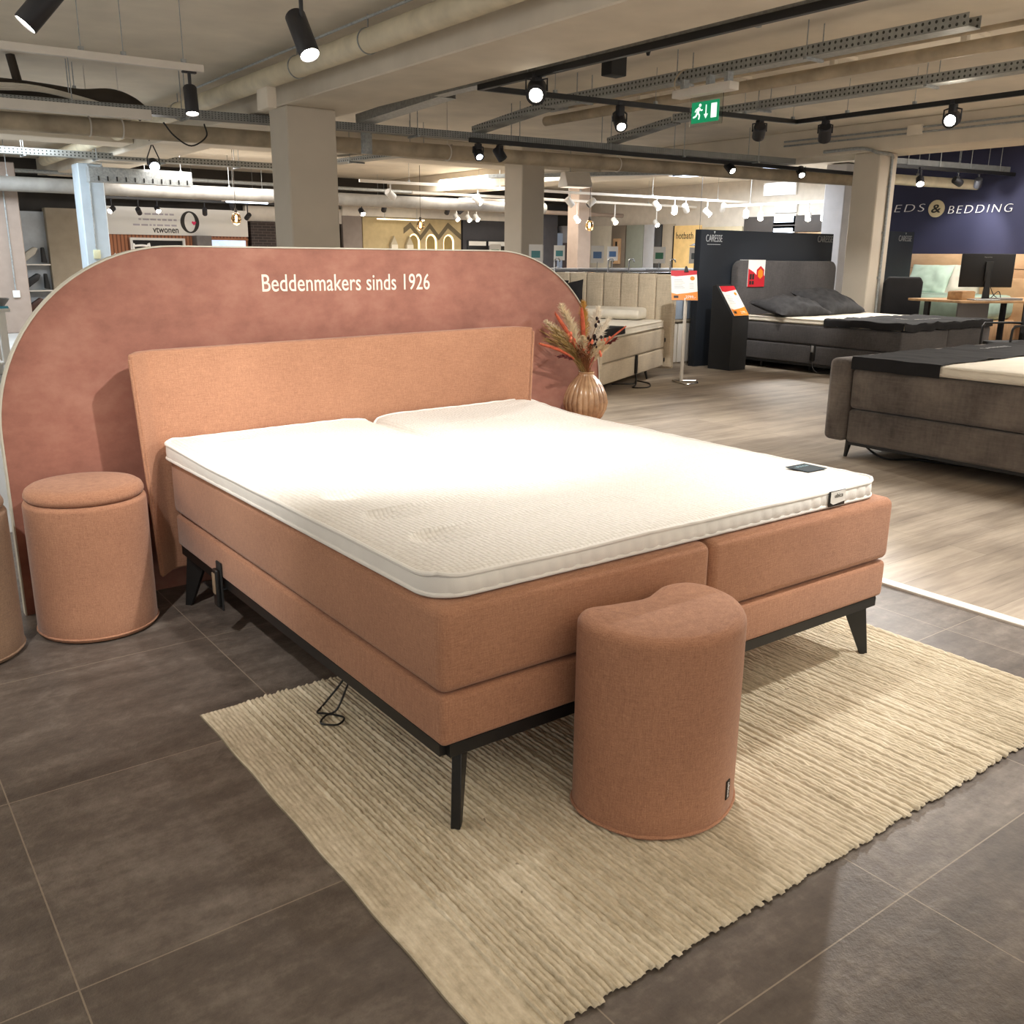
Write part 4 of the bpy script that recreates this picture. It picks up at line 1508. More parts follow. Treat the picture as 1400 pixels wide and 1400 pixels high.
b = new(); bx(b, 10.55, 12.55, 15.63, 15.87, 2.49, 2.502); obj('diffuser', b, plain('daylight_diffuser_dim', 'ffffff', .5, var=0, emit=2.0, ecol='cfe2ff'), lm)
rods(lm, [(10.9, 15.75, 2.55), (12.2, 15.75, 2.55)])
lm = thing('tube_luminaire', 'bright tube luminaire under the ceiling at the far left edge', 'luminaire', (.9, 13.4, 2.95))
b = new(); bx(b, .2, 1.75, 13.3, 13.5, 2.98, 3.06, .005); obj('housing', b, 'white_p', lm)
b = new(); bx(b, .25, 1.7, 13.32, 13.48, 2.97, 2.982); obj('diffuser', b, plain('daylight_diffuser_hot', 'ffffff', .5, var=0, emit=7.0, ecol='d8e8ff'), lm)


def pendant(label, x, y, z, top, cage=True):
    t_ = thing('pendant_bulb', label, 'pendant lamp', (x, y, z))
    q = new(); cyl(q, (x, y, z+.12), (x, y, top), .005, n=6); obj('cord', q, 'brown', t_)
    q = new(); cyl(q, (x, y, z+.08), (x, y, z+.15), .028, .02, 12); obj('socket', q, 'brown', t_)
    q = new(); lathe(q, [(.004, -.02), (.014, -.015), (.016, .06), (.008, .08)], 10, (x, y, z-.04)); obj('filament', q, 'filament', t_)
    q = new(); lathe(q, [(.01, -.12), (.06, -.09), (.085, -.02), (.07, .05), (.03, .09)], 20, (x, y, z)); obj('glass_bulb', q, glass('amber_glass', 'ffd9a0', .08), t_)
    return t_


pendant('amber filament bulb hanging near the white sign wall', 5.05, 14.5, 1.95, CEIL)
pendant('amber teardrop bulb hanging in front of the zigzag wall', 9.30, 15.5, 1.97, CEIL)
pendant('filament bulb hanging before the tan pillar at the counters', 11.5, 12.76, 1.97, CEIL)

# ================================================================== RIGHT SIDE: OTHER BEDS
def local_bm(bm, M4):
    bm.transform(M4)
    return bm


def cushion(bm, w, h, t, M4, puff=1.0, seed=1, nx=22, ny=22, wr=.006):
    """soft pillow: w x h outline, thickness t"""
    top_, bot = [], []
    for j in range(ny+1):
        ra, rb = [], []
        for i in range(nx+1):
            u, v = i/nx*2-1, j/ny*2-1
            e = max(0, (1-u*u))**.42*max(0, (1-v*v))**.42
            pin = 1-.10*(1-abs(u))*abs(v)**3-.10*(1-abs(v))*abs(u)**3
            x, y = u*w/2*(pin if abs(v) > abs(u) else 1)*1.0, v*h/2
            x *= 1-.07*(1-u*u)*0-.06*(1-v*v)*(u*u)
            y *= 1-.06*(1-u*u)*(v*v)
            n = noise.noise((u*2.6+seed, v*2.6, seed*1.7))*wr*6*e+noise.noise((u*7+seed, v*5, 4))*wr*1.6*e
            ra.append(bm.verts.new(M4 @ V(x, y, t/2*e*puff+n)))
            if i in (0, nx) or j in (0, ny):
                rb.append(ra[-1])
            else:
                rb.append(bm.verts.new(M4 @ V(x, y, -t/2*e*.7)))
        top_.append(ra)
        bot.append(rb)
    for j in range(ny):
        for i in range(nx):
            bm.faces.new((top_[j][i], top_[j][i+1], top_[j+1][i+1], top_[j+1][i]))
            try:
                bm.faces.new((bot[j][i], bot[j+1][i], bot[j+1][i+1], bot[j][i+1]))
            except ValueError:
                pass
    return bm


def drape(bm, x0, x1, y0, y1, z, drop, nx=40, ny=30, fold=.006, seed=2, th=.006, sides='xyXY'):
    """cloth laid over a mattress with hanging sides"""
    def P(u, v):
        x = x0+(x1-x0)*u
        y = y0+(y1-y0)*v
        return x, y
    vs = {}
    for j in range(-4, ny+5):
        for i in range(-4, nx+5):
            u, v = min(max(i/nx, 0), 1), min(max(j/ny, 0), 1)
            x, y = P(u, v)
            di = -i if i < 0 else (i-nx if i > nx else 0)
            dj = -j if j < 0 else (j-ny if j > ny else 0)
            if di and dj:
                continue
            zz = z+th+fold*noise.noise((x*6+seed, y*2.2, seed))+.5*fold*noise.noise((x*14, y*5+seed, 1))
            if di or dj:
                d_ = max(di, dj)/4*drop
                zz -= d_
                o_ = th+.012*abs(noise.noise((x*9+seed, y*9, 2)))*(d_/max(drop, .001))
                x += (-o_ if i < 0 else o_ if i > nx else 0)
                y += (-o_ if j < 0 else o_ if j > ny else 0)
            vs[(i, j)] = bm.verts.new((x, y, zz))
    for j in range(-4, ny+4):
        for i in range(-4, nx+4):
            q = [vs.get(k) for k in ((i, j), (i+1, j), (i+1, j+1), (i, j+1))]
            if all(q):
                if (i < 0 and 'x' not in sides) or (i >= nx and 'X' not in sides) or (j < 0 and 'y' not in sides) or (j >= ny and 'Y' not in sides):
                    continue
                bm.faces.new(q)
    bmesh.ops.delete(bm, geom=[v for v in bm.verts if not v.link_faces], context='VERTS')
    return bm


def slab_topper(name, label, x0, x1, y0, y1, z0, z1, m='cream_f', parent_rz=None, loc=None, M4=None):
    t_ = thing(name, label, 'mattress topper', (0, 0, 0) if loc is None else loc, parent_rz or 0)
    q = new(); bx(q, x0, x1, y0, y1, z0, z1, .03, 4)
    bmesh.ops.subdivide_edges(q, edges=[e for e in q.edges if e.calc_length() > .3], cuts=14, use_grid_fill=True)
    for v in q.verts:
        if v.co.z > (z0+z1)/2:
            v.co.z += .006*noise.noise((v.co.x*4, v.co.y*4, 1))
    obj('cover', q, m, t_, local=loc is not None, ang=60)
    for z in (z0+.022, z1-.012):
        q = new()
        e = .002
        tube(q, [(x0-e+.03, y0-e, z), (x1+e-.03, y0-e, z), (x1+e, y0+.03, z), (x1+e, y1-.03, z), (x1-.03, y1+e, z), (x0+.03, y1+e, z), (x0-e, y1-.03, z), (x0-e, y0+.03, z)], .006, 6, closed=True)
        obj('piping', q, m, t_, local=loc is not None)
    return t_


# ---- beige channelled bed, turned 27.7 degrees
AB = radians(27.7)
FOOT = V(5.16, 5.22, 0)         # near foot corner on the floor; bed axis u towards the head
bb = thing('boxspring_bed', 'beige velour bed with a channelled headboard behind the vase', 'bed', tuple(FOOT), AB)
LB, WB = 2.08, 1.8
b = new(); bx(b, 0, LB, 0, WB, .12, .325, .02, 3); obj('base', b, 'beige_f', bb, local=True)
b = new(); bx(b, 0, LB, 0, WB*.498, .332, .555, .025, 3); obj('mattress', b, 'beige_f', bb, local=True)
b = new(); bx(b, 0, LB, WB*.502, WB, .332, .555, .025, 3); obj('mattress', b, 'beige_f', bb, local=True)
b = new(); bx(b, -.05, 0.0, -.01, WB+.01, .10, .57, .02, 3); obj('footboard', b, 'beige_f', bb, local=True)
b = new()
nch = 9
cw = (WB+.16)/nch
for i in range(nch):
    y0 = -.08+i*cw
    bx(b, LB+.005, LB+.10, y0+.002, y0+cw-.002, .10, 1.175-(.035 if i in (0, nch-1) else 0), .022, 4)
hbb = obj('headboard', b, 'beige_f', bb, local=True)
b = new(); bx(b, LB+.08, LB+.13, -.085, WB+.085, .08, 1.17, .02, 3); obj('headboard_back', b, 'beige_f', bb, local=True)
for x, y in ((.15, .08), (LB-.45, .08), (.15, WB-.08), (LB-.2, WB-.08)):
    b = new(); tube(b, [(x, y, .13), (x+.03, y-.02, 0)], [.018, .010], 8); obj('leg', b, 'black', bb, local=True)
for z in (.17, .40):
    b = new(); bx(b, LB-.012, LB+.004, -.014, -.002, z, z+.045, .003); obj('clasp', b, 'black', bb, local=True)


def W(p):  # bed frame -> world
    return Matrix.Translation(FOOT) @ Matrix.Rotation(AB, 4, 'Z') @ Vector(p)


slab_topper('mattress_topper', 'thick white topper on the beige channelled bed', .02, LB-.02, .01, WB-.01, .56, .655, 'cream_f', AB, tuple(FOOT))
rn = thing('bed_runner', 'anthracite runner across the foot of the beige bed', 'bed runner', tuple(FOOT), AB)
b = new(); drape(b, -.0, .62, -.005, WB-.0, .66, .075, 20, 50, .004, 3); obj('cloth', b, 'dark_f', rn, local=True, ang=70)
b = new()
prism(b, [(0, 0), (.30, 0), (.34, .05), (.30, .115), (.16, .09), (.06, .13), (0, .12)], (LB-.02, .22, .663), V(-1, 0, 0), Z_, .78, .03, 3)
bp = thing('pillow', 'white contoured pillow at the headboard of the beige bed', 'pillow', tuple(FOOT), AB)
obj('pillow_case', b, 'cream_f', bp, local=True, ang=60)
for i, (lbl, y, x, a, z) in enumerate((('front black cushion half hidden by the pink panel edge', 1.16, LB-.28, 62, .86), ('rear black cushion leaning on the beige channelled headboard', 1.45, LB-.17, 68, .90))):
    b = new()
    cushion(b, .46, .46, .15, Matrix.Translation((x, y, z)) @ Matrix.Rotation(radians(-a), 4, 'Y') @ Matrix.Rotation(radians(12-20*i), 4, 'Z'), 1, 3+i)
    cu = thing('cushion', lbl, 'cushion', tuple(FOOT), AB, 'black cushions on the beige bed')
    obj('cushion_cover', b, 'dark_f', cu, local=True, ang=80)
b = new(); p = W((1.06, -.03, .11)); 
rc = thing('remote_control', 'black remote with a dangling cable on the beige bed side', 'remote control', tuple(FOOT), AB)
bx(b, 1.0, 1.045, -.028, -.004, .14, .34, .005); obj('handset', b, 'black', rc, local=True)
b = new(); tube(b, curve_open([(1.02, -.015, .14), (1.03, -.02, .05), (1.0, -.02, .012), (.85, -.05, .01), (.95, -.18, .01), (1.25, -.1, .01), (1.4, .1, .01), (1.15, .05, .01), (1.0, .25, .01)], 8), .008, 6); obj('cable', b, 'black', rc, local=True)

# ---- price stand in front of the beige bed
ps = thing('price_stand', 'chrome price stand with a tilted red and orange price card', 'sign stand', (6.72, 5.62, 0), radians(27))
b = new()
for dx in (-.19, .19):
    tube(b, [(0, .10, .02), (dx, -.12, .012)], .011, 8)
tube(b, [(-.19, -.12, .012), (0, -.19, .01), (.19, -.12, .012)], .008, 6)
obj('foot', b, 'chrome', ps, local=True)
b = new(); bx(b, -.045, .045, -.008, .008, .02, .93, .004); obj('post', b, 'white_p', ps, local=True)


def price_card(parent, o, u, v, w, h, price, clip=False):
    n = Vector(u).cross(Vector(v)).normalized()
    o, u, v = Vector(o), Vector(u).normalized(), Vector(v).normalized()
    q = new(); prism(q, [(0, 0), (w, 0), (w, h), (0, h)], o, u, v, .006); c_ = obj('price_card', q, 'cardwhite', parent, smooth=False)
    q = new(); prism(q, [(0, h), (0, h*.82), (w*.2, h*.80), (w, h*.87), (w, h)], o+n*.006, u, v, .001); obj('red_band', q, 'cardred', c_, smooth=False)
    q = new(); prism(q, [(0, 0), (w, 0), (w, h*.29), (w*.62, h*.24), (w*.2, h*.2), (0, h*.24)], o+n*.006, u, v, .001); obj('orange_band', q, 'cardorange', c_, smooth=False)
    q = new(); prism(q, [(w*.82+w*.09*cos(a*pi/8), h*.735+w*.09*sin(a*pi/8)) for a in range(16)], o+n*.006, u, v, .001); obj('orange_seal', q, 'cardorange', c_, smooth=False)
    for i in range(6):
        q = new(); prism(q, [(w*.12, h*(.68-.055*i)), (w*(.42+.05*(i % 3)), h*(.68-.055*i)), (w*(.42+.05*(i % 3)), h*(.688-.055*i)), (w*.12, h*(.688-.055*i))], o+n*.006, u, v, .0006)
        if i < 4:
            prism(q, [(w*.70, h*(.56-.055*i)), (w*.86, h*(.56-.055*i)), (w*.86, h*(.568-.055*i)), (w*.70, h*(.568-.055*i))], o+n*.006, u, v, .0006)
        obj('text_line', q, 'ink', c_, smooth=False)
    q = new(); prism(q, [(w*.08, h*.07), (w*.26, h*.07), (w*.26, h*.15), (w*.08, h*.15)], o+n*.007, u, v, .0006); obj('black_mark', q, 'inkdark', c_, smooth=False)
    text('price_lettering', price, o+n*.0072+u*w*.54+v*h*.05, u, v, w*.38, h*.10, 'letterwhite', c_, .0008)
    text('heading_lettering', 'Sale', o+n*.0072+u*w*.66+v*h*.885, u, v, w*.24, h*.065, 'letterwhite', c_, .0008) if False else None
    if clip:
        q = new(); prism(q, [(w*.5, h*.94), (w*.68, h*.94), (w*.65, h*1.06), (w*.62, h*1.13), (w*.56, h*1.13), (w*.53, h*1.06)], o+n*.007-v*.0, u, v, .012); obj('binder_clip', q, 'black', c_, smooth=False)
    return c_


RZ = Matrix.Rotation(radians(-38), 4, 'Z')
u_ = (RZ @ X_)
nf = (RZ @ V(0, -1, 0))
vt = (Z_*.86-nf*.5).normalized()
o_ = V(6.72, 5.62, .905)-u_*.16+nf*.035
price_card(ps, o_, u_, vt, .285, .36, '2799,-', True)

# ---- white display cabinet behind the stand
cbn = thing('display_cabinet', 'pale washed wood and glass cabinet between the beige bed and navy panel', 'cabinet', (7.9, 7.3, 0))
b = new(); bx(b, 7.55, 8.6, 7.0, 7.5, .0, .55, .006); obj('body', b, 'greywood', cbn)
b = new(); bx(b, 7.56, 8.05, 6.985, 7.0, .03, .53, .004); obj('door', b, 'white_p', cbn)
b = new(); bx(b, 8.07, 8.58, 6.985, 7.0, .03, .53, .004); obj('door', b, 'white_p', cbn)
b = new(); bx(b, 7.5, 8.65, 6.96, 7.55, .55, .575, .004); obj('top', b, 'greywood', cbn)
b = new(); bx(b, 7.6, 8.55, 7.05, 7.45, .58, .95, .004); obj('display_box', b, plain('pale_blue_box', 'a9b6c6', .3, var=.1, vs=3), cbn)

# ---- navy bed wall, kiosk, grey bed
nv = thing('navy_display_wall', 'free standing navy display wall behind the grey bed', 'display wall', (9.6, 6.72, 0))
b = new(); bx(b, 8.04, 10.76, 6.66, 6.76, 0, 1.70, .004); obj('board', b, 'navy', nv)
text('lettering', 'CARESSE', (8.13, 6.6595, 1.555), X_, Z_, .30, .085, 'lettersilver', nv, .004, 0, 1, -.012)
text('small_lettering', 'THE ART OF SLEEP', (8.16, 6.6595, 1.515), X_, Z_, .24, .014, 'lettersilver', nv, .003) if False else None
b = new(); bx(b, 8.16, 8.40, 6.656, 6.66, 1.520, 1.526); obj('rule', b, 'lettersilver', nv)
text('lettering', 'CARESSE', (10.40, 6.6595, 1.585), X_, Z_, .34, .085, 'ink', nv, .004, 0, 1, -.012)
b = new(); prism(b, [(.0, .03), (.015, .0), (.03, .03)], (8.265, 6.6585, 1.652), X_, Z_, .003); obj('emblem', b, 'lettersilver', nv)
nv2 = thing('navy_display_wall', 'second navy display wall with small lettering right of the conduit pillar', 'display wall', (12.8, 7.05, 0))
b = new(); bx(b, 11.9, 13.40, 7.02, 7.1, 0, 1.79, .004); obj('board', b, 'navy', nv2)
text('lettering', 'CARESSE', (12.97, 7.0195, 1.645), X_, Z_, .36, .085, 'ink', nv2, .004, 0, 1, -.012)
b = new(); prism(b, [(.0, .03), (.015, .0), (.03, .03)], (13.14, 7.0185, 1.745), X_, Z_, .003); obj('emblem', b, 'ink', nv2)

ki = thing('sign_kiosk', 'black sloping sign kiosk before the left of the navy wall', 'sign kiosk', (8.3, 6.2, 0))
b = new(); prism(b, [(0, 0), (.34, 0), (.34, .70), (.42, 1.06), (.36, 1.08), (.02, .64), (0, .60)][:0] or [(0, 0), (.36, 0), (.36, 1.02), (.30, 1.04), (0, .66)], (8.06, 6.08, 0), V(0, 1, 0), Z_, .30, .004, 1)
ob2 = obj('body', b, 'blackm', ki, smooth=False)
dv = V(0, .30, .38).normalized()
price_card(ki, V(8.075, 6.075, .672), X_, dv, .27, .44, '2199,-')

gb_ = thing('boxspring_bed', 'dark grey boxspring bed against the navy wall', 'bed', (9.7, 5.4, 0))
GX0, GX1, GY0, GY1 = 8.72, 10.66, 4.22, 6.5
b = new(); bx(b, GX0, GX1, GY0, GY1, .11, .335, .02, 3); obj('base', b, 'grey_f', gb_)
b = new(); bx(b, GX0, (GX0+GX1)/2-.003, GY0-.01, GY1, .342, .575, .025, 3); obj('mattress', b, 'grey_f', gb_)
b = new(); bx(b, (GX0+GX1)/2+.003, GX1, GY0-.01, GY1, .342, .575, .025, 3); obj('mattress', b, 'grey_f', gb_)
rr_ = .12
hp = [(0, 0), (2.08, 0)]+[(2.08-rr_+rr_*cos(a*pi/12), 1.33-.11-rr_+rr_*sin(a*pi/12)) for a in range(7)]+[(rr_+rr_*cos(pi/2+a*pi/12), 1.33-.11-rr_+rr_*sin(pi/2+a*pi/12)) for a in range(7)]
b = new(); prism(b, hp, (8.62, 6.64, .11), X_, Z_, .12, .018, 3); obj('headboard', b, 'grey_f', gb_)
b = new(); bx(b, GX0, GX1, GY0+.02, GY1-.05, .085, .112); obj('frame_rail', b, 'black', gb_)
for x, y in ((GX0+.1, GY0+.15), (GX1-.1, GY0+.15), (GX0+.1, GY1-.3), (GX1-.1, GY1-.3), (GX0+.3, 5.6)):
    b = new(); cyl(b, (x, y, .09), (x, y, 0), .022, .014, 10); obj('leg', b, 'black', gb_)
slab_topper('mattress_topper', 'white topper on the grey bed before the navy wall', GX0+.01, GX1-.01, GY0+.02, GY1-.01, .58, .655)
b = new(); drape(b, GX0-.0, GX1+.0, GY0-.02, GY0+1.02, .658, .085, 60, 34, .020, 5)
rn = thing('bed_runner', 'black crumpled runner over the foot of the grey bed', 'bed runner', (9.7, 4.7, .66))
obj('cloth', b, 'dark_f', rn, ang=70)
text('lettering', 'CARESSE', (9.5, 4.5, .672), X_, Y_, .5, .07, 'ink', rn, .001)
b = new(); cushion(b, .92, .62, .24, Matrix.Translation((9.12, 6.05, .75)) @ Matrix.Rotation(radians(-6), 4, 'Z') @ Matrix.Rotation(radians(12), 4, 'X'), 1, 5, 26, 22, .008)
tag(obj('pillow', b, 'darkgrey_f', ang=80), 'left rumpled dark grey pillow on the grey bed', 'pillow', 'dark pillows on the grey bed')
b = new(); cushion(b, 1.0, .66, .25, Matrix.Translation((10.02, 6.12, .80)) @ Matrix.Rotation(radians(6), 4, 'Z') @ Matrix.Rotation(radians(24), 4, 'X'), 1, 9, 26, 22, .006)
tag(obj('pillow', b, 'darkgrey_f', ang=80), 'right dark grey pillow on the grey bed pointing at the pillar', 'pillow', 'dark pillows on the grey bed')
sg = thing('hanging_sign', 'white and red offer banner draped over the grey headboard', 'sign', (9.0, 6.5, 1.1))
b = new(); bx(b, 8.80, 9.13, 6.508, 6.516, 1.0, 1.336); obj('sheet', b, 'cardwhite', sg)
b = new(); bx(b, 8.80, 9.13, 6.508, 6.66, 1.334, 1.34); obj('fold', b, 'cardwhite', sg)
b = new(); prism(b, [(0, 0), (.33, 0), (.33, .14), (.18, .14), (.10, .19), (0, .23)], (8.80, 6.508, 1.0), X_, Z_, .002); obj('red_band', b, 'cardred', sg)
b = new(); prism(b, [(.085*cos(pi/6+a*pi/3), .10*sin(pi/6+a*pi/3)) for a in range(6)], (9.035, 6.5055, 1.165), X_, Z_, .002); obj('red_hexagon', b, 'cardred', sg)
b = new(); prism(b, [(.055*cos(pi/6+a*pi/3), .065*sin(pi/6+a*pi/3)) for a in range(6)], (9.035, 6.503, 1.165), X_, Z_, .002); obj('orange_hexagon', b, 'cardorange', sg)
b = new()
for i in range(4):
    bx(b, 8.83+.05*(i % 2), 8.865+.05*(i % 2), 6.502, 6.507, 1.03+.04*(i//2)*1.6, 1.075+.04*(i//2)*2.2)
obj('small_pictures', b, 'inkdark', sg)
rc = thing('remote_control', 'black remote hanging on the side of the dark grey bed', 'remote control', (8.7, 5.36, .2))
b = new(); bx(b, 8.695, 8.716, 5.32, 5.385, .16, .36, .004); obj('handset', b, 'black', rc)
b = new(); bx(b, 8.690, 8.695, 5.335, 5.37, .26, .34, .002); obj('keypad', b, 'ink', rc)
b = new(); tube(b, curve_open([(8.705, 5.35, .16), (8.70, 5.33, .08), (8.74, 5.28, .02), (8.85, 5.2, .012)], 6), .005, 6); obj('cable', b, 'black', rc)

# ---- charcoal bed cut by the right edge
cb_ = thing('boxspring_bed', 'charcoal chenille bed cut off by the right picture edge', 'bed', (5.6, 1.2, 0))
b = new(); bx(b, 4.655, 6.75, 2.13, 2.30, .115, .69, .045, 4); obj('footboard', b, 'char_f', cb_)
b = new(); bx(b, 4.68, 6.7, .15, 2.125, .115, .345, .025, 3); obj('base', b, 'char_f', cb_)
b = new(); bx(b, 4.675, 6.7, .15, 2.125, .352, .628, .035, 4); obj('mattress', b, 'char_f', cb_)
for x, y in ((4.74, 2.13), (6.6, 2.13), (4.8, .3), (6.6, .3)):
    b = new(); tube(b, [(x, y, .12), (x-.015 if x < 5 else x+.015, y+.01, 0)], [.024, .012], 8); obj('leg', b, 'black', cb_)
b = new(); bx(b, 4.70, 6.68, .17, 2.11, .095, .118); obj('frame_rail', b, 'black', cb_)
slab_topper('mattress_topper', 'cream topper on the charcoal bed at the right edge', 4.665, 6.69, .16, 2.10, .632, .705)
b = new(); drape(b, 4.655, 6.70, 1.48, 2.115, .708, .085, 60, 24, .012, 8, sides='xX')
rn = thing('bed_runner', 'black runner across the foot of the charcoal bed', 'bed runner', (5.6, 1.8, .71))
obj('cloth', b, 'dark_f', rn, ang=70)
text('lettering', 'CARESSE', (5.55, 1.75, .722), V(0, -1, 0), X_, .26, .05, 'ink', rn, .001) if False else text('lettering', 'CARESSE', (5.9, 1.85, .722), X_, Y_, .4, .05, 'ink', rn, .001)
b = new(); tube(b, curve_open([(4.78, 2.05, .10), (4.82, 1.9, .02), (5.0, 1.75, .012), (5.1, 1.45, .012), (5.3, 1.3, .012), (5.6, 1.5, .012)], 8), .007, 6)
tag(obj('power_cable', b, 'black'), 'black cable on the planks under the charcoal bed', 'cable')
b = new(); cushion(b, .38, .2, .05, Matrix.Translation((5.25, 1.95, .028)), 1, 2, 10, 10, 0)
tag(obj('floor_pad', b, 'ink', ang=80), 'flat grey pad on the floor behind the charcoal bed leg', 'pad')

# ---- desk with monitor
dk = thing('desk', 'oak desk carrying a monitor at the right edge', 'desk', (11.6, 4.6, 0))
DZ = .86
b = new(); prism(b, [(10.98, 5.55), (10.75, 4.68), (11.0, 4.55), (11.6, 4.30), (13.4, 4.05), (13.4, 4.9), (12.3, 5.1)], (0, 0, DZ-.03), X_, Y_, .03, .004, 1); obj('worktop', b, 'oak', dk)
for x, y in ((11.05, 5.3), (11.9, 4.4), (12.3, 4.9), (13.2, 4.2)):
    b = new(); bx(b, x-.03, x+.03, y-.03, y+.03, .004, DZ-.03); obj('leg', b, 'black', dk)
b = new(); bx(b, 11.2, 12.0, 4.95, 4.97, .25, DZ-.04); obj('modesty_panel', b, 'ink', dk)
mn = thing('monitor', 'black computer monitor seen from behind on the oak desk', 'monitor', (11.75, 4.72, DZ))
mo = V(11.35, 5.02, DZ+.155)
mu = V(.80, -.60, 0).normalized()
b = new(); prism(b, [(-.04, 0), (.66, 0), (.66, .43), (-.04, .43)], mo, mu, Z_, -.03, .006, 2); obj('screen_housing', b, 'blackm', mn)
mnm = mu.cross(Z_)
b = new(); prism(b, [(.27, .08), (.37, .08), (.37, .33), (.27, .33)], mo, mu, Z_, .03, .006, 2); obj('rear_hub', b, 'black', mn)
b = new(); prism(b, [(.27, -.15), (.37, -.15), (.345, .2), (.295, .2)], mo+mnm*.012, mu, Z_, .02, .003, 1); obj('stand', b, 'black', mn)
b = new(); prism(b, [(.18, -.155), (.46, -.155), (.46, -.145), (.18, -.145)], mo-mnm*.08, mu, Z_, .2, .002, 1); obj('stand_foot', b, 'black', mn)
text('lettering', 'iiyama', mo+mu*.25+V(0, 0, .375)+mnm*.0005, mu, Z_, .10, .02, 'ink', mn, .001)
b = new(); tube(b, curve_open([mo+mu*.36+V(0, 0, .02)+mnm*.02, mo+mu*.40+V(0, 0, -.10)+mnm*.08, mo+mu*.5+V(0, 0, -.145)+mnm*.06, mo+mu*.47+V(0, 0, -.05)+mnm*.05, mo+mu*.40+V(0, 0, -.14)+mnm*.0], 6), .005, 6); obj('cable', b, 'black', mn)
bxt = thing('wooden_box', 'small oak box on the desk left of the monitor', 'box', (11.1, 4.85, DZ))
b = new(); bx(b, 10.98, 11.3, 4.80, 5.0, DZ+.001, DZ+.105, .003); obj('case', b, 'oak', bxt)
b = new(); bx(b, 10.99, 11.29, 4.81, 4.99, DZ+.105, DZ+.112, .002); obj('lid', b, 'oak', bxt)
for lbl, x, y, m_, dz in (('silver laptop lying closed on the oak desk', 11.18, 4.62, 'steel', .018), ('dark folder in front of the monitor foot', 11.52, 4.50, 'ink', .03)):
    b = new(); box(b, (x, y, DZ+.001+dz/2), (.34, .2, dz), .003, 1, Matrix.Rotation(radians(-30), 4, 'Z')); tag(obj('laptop' if 'laptop' in lbl else 'folder', b, m_), lbl, 'laptop' if 'laptop' in lbl else 'folder')
oc = thing('office_chair', 'black upholstered office chair left of the oak desk', 'chair', (11.5, 5.98, 0))
b = new(); prism(b, [(.0, 0), (.55, 0), (.56, .5), (.52, .57), (.06, .57), (.0, .5)], (11.03, 5.95, .56), V(.85, -.53, 0).normalized(), Z_, -.08, .03, 3); obj('backrest', b, 'dark_f', oc)
b = new(); box(b, (11.50, 5.98, .50), (.52, .5, .09), .03, 3, Matrix.Rotation(radians(-32), 4, 'Z')); obj('seat', b, 'dark_f', oc)
b = new(); cyl(b, (11.50, 5.98, .09), (11.50, 5.98, .47), .03); obj('gas_column', b, 'chrome', oc)
for k in range(5):
    a = k*2*pi/5
    b = new(); tube(b, [(11.50, 5.98, .10), (11.50+.28*cos(a), 5.98+.28*sin(a), .06)], [.025, .015], 8); box(b, (11.50+.28*cos(a), 5.98+.28*sin(a), .034), (.05, .05, .058), .01); obj('castor_arm', b, 'black', oc)
tc = thing('tubular_armchair', 'black tubular frame armchair at the right picture edge', 'chair', (10.5, 3.4, 0))
def armchair(cx, cy):
    for s in (0, .52):
        q = new()
        ca, sa = cos(radians(-28)), sin(radians(-28))
        def T(x, y, z): return (cx+x*ca-(y+s)*sa*1, cy+x*sa+(y+s)*ca, z)
        tube(q, curve_open([T(0, 0, .016), T(0, 0, .55), T(.02, 0, .64), T(.08, 0, .66), T(.45, 0, .66), T(.52, 0, .64), T(.54, 0, .55), T(.54, 0, .016)], 6), .014, 8)
        obj('arm_frame', q, 'black', tc)
    q = new()
    box(q, (T(.27, -.26, 0)[0], T(.27, -.26, 0)[1], .44), (.52, .5, .05), .02, 2, Matrix.Rotation(radians(-28), 4, 'Z')); obj('seat', q, 'blackm', tc)
    q = new()
    box(q, (T(.5, -.26, 0)[0], T(.5, -.26, 0)[1], .70), (.05, .5, .32), .02, 2, Matrix.Rotation(radians(-28), 4, 'Z')); obj('backrest', q, 'blackm', tc)
armchair(9.62, 3.45)

# ---- oak bed along the navy wall
ob3 = thing('wooden_bed', 'oak panel bed with mint bedding against the navy wall', 'bed', (13.2, 6.9, 0))
b = new(); bx(b, 13.9, 13.99, 4.9, 7.36, .1, 1.46, .006); obj('headboard', b, 'oak2', ob3)
b = new(); bx(b, 13.893, 13.9, 4.9, 7.36, 1.235, 1.24); bx(b, 13.893, 13.9, 4.9, 7.36, .94, .945); obj('board_joint', b, 'inkdark', ob3)
b = new(); bx(b, 12.2, 13.9, 5.3, 7.0, .2, .5, .02); obj('bed_frame', b, 'oak2', ob3)
b = new(); bx(b, 12.2, 13.89, 5.35, 6.95, .5, .86, .12, 4); tag(obj('duvet', b, plain('mint_bedding', 'a9c2b4', .9, var=.06)), 'puffy mint duvet on the oak bed', 'duvet')
for lbl, y, m_ in (('mint pillow propped on the oak headboard', 6.85, plain('mint_pillow', 'b9cfc0', .9, var=.05)), ('white pillow on the oak bed behind the monitor', 6.15, 'cream_f')):
    b = new(); cushion(b, .75, .55, .2, Matrix.Translation((13.7, y, 1.05)) @ Matrix.Rotation(radians(-62), 4, 'Y') @ Matrix.Rotation(radians(90), 4, 'Z'), 1, 4); tag(obj('pillow', b, m_, ang=80), lbl, 'pillow')
wb = thing('white_sign', 'white board with a red corner at the right edge before the navy wall', 'sign', (13.6, 4.7, 1))
b = new(); bx(b, 13.80, 13.83, 4.3, 5.36, .85, 1.28, .003); obj('board', b, 'cardwhite', wb)
b = new(); prism(b, [(0, 0), (.55, 0), (.55, .2), (.28, .11)], (13.799, 5.0, .86), V(0, -1, 0), Z_, .002); obj('red_corner', b, 'cardred', wb)
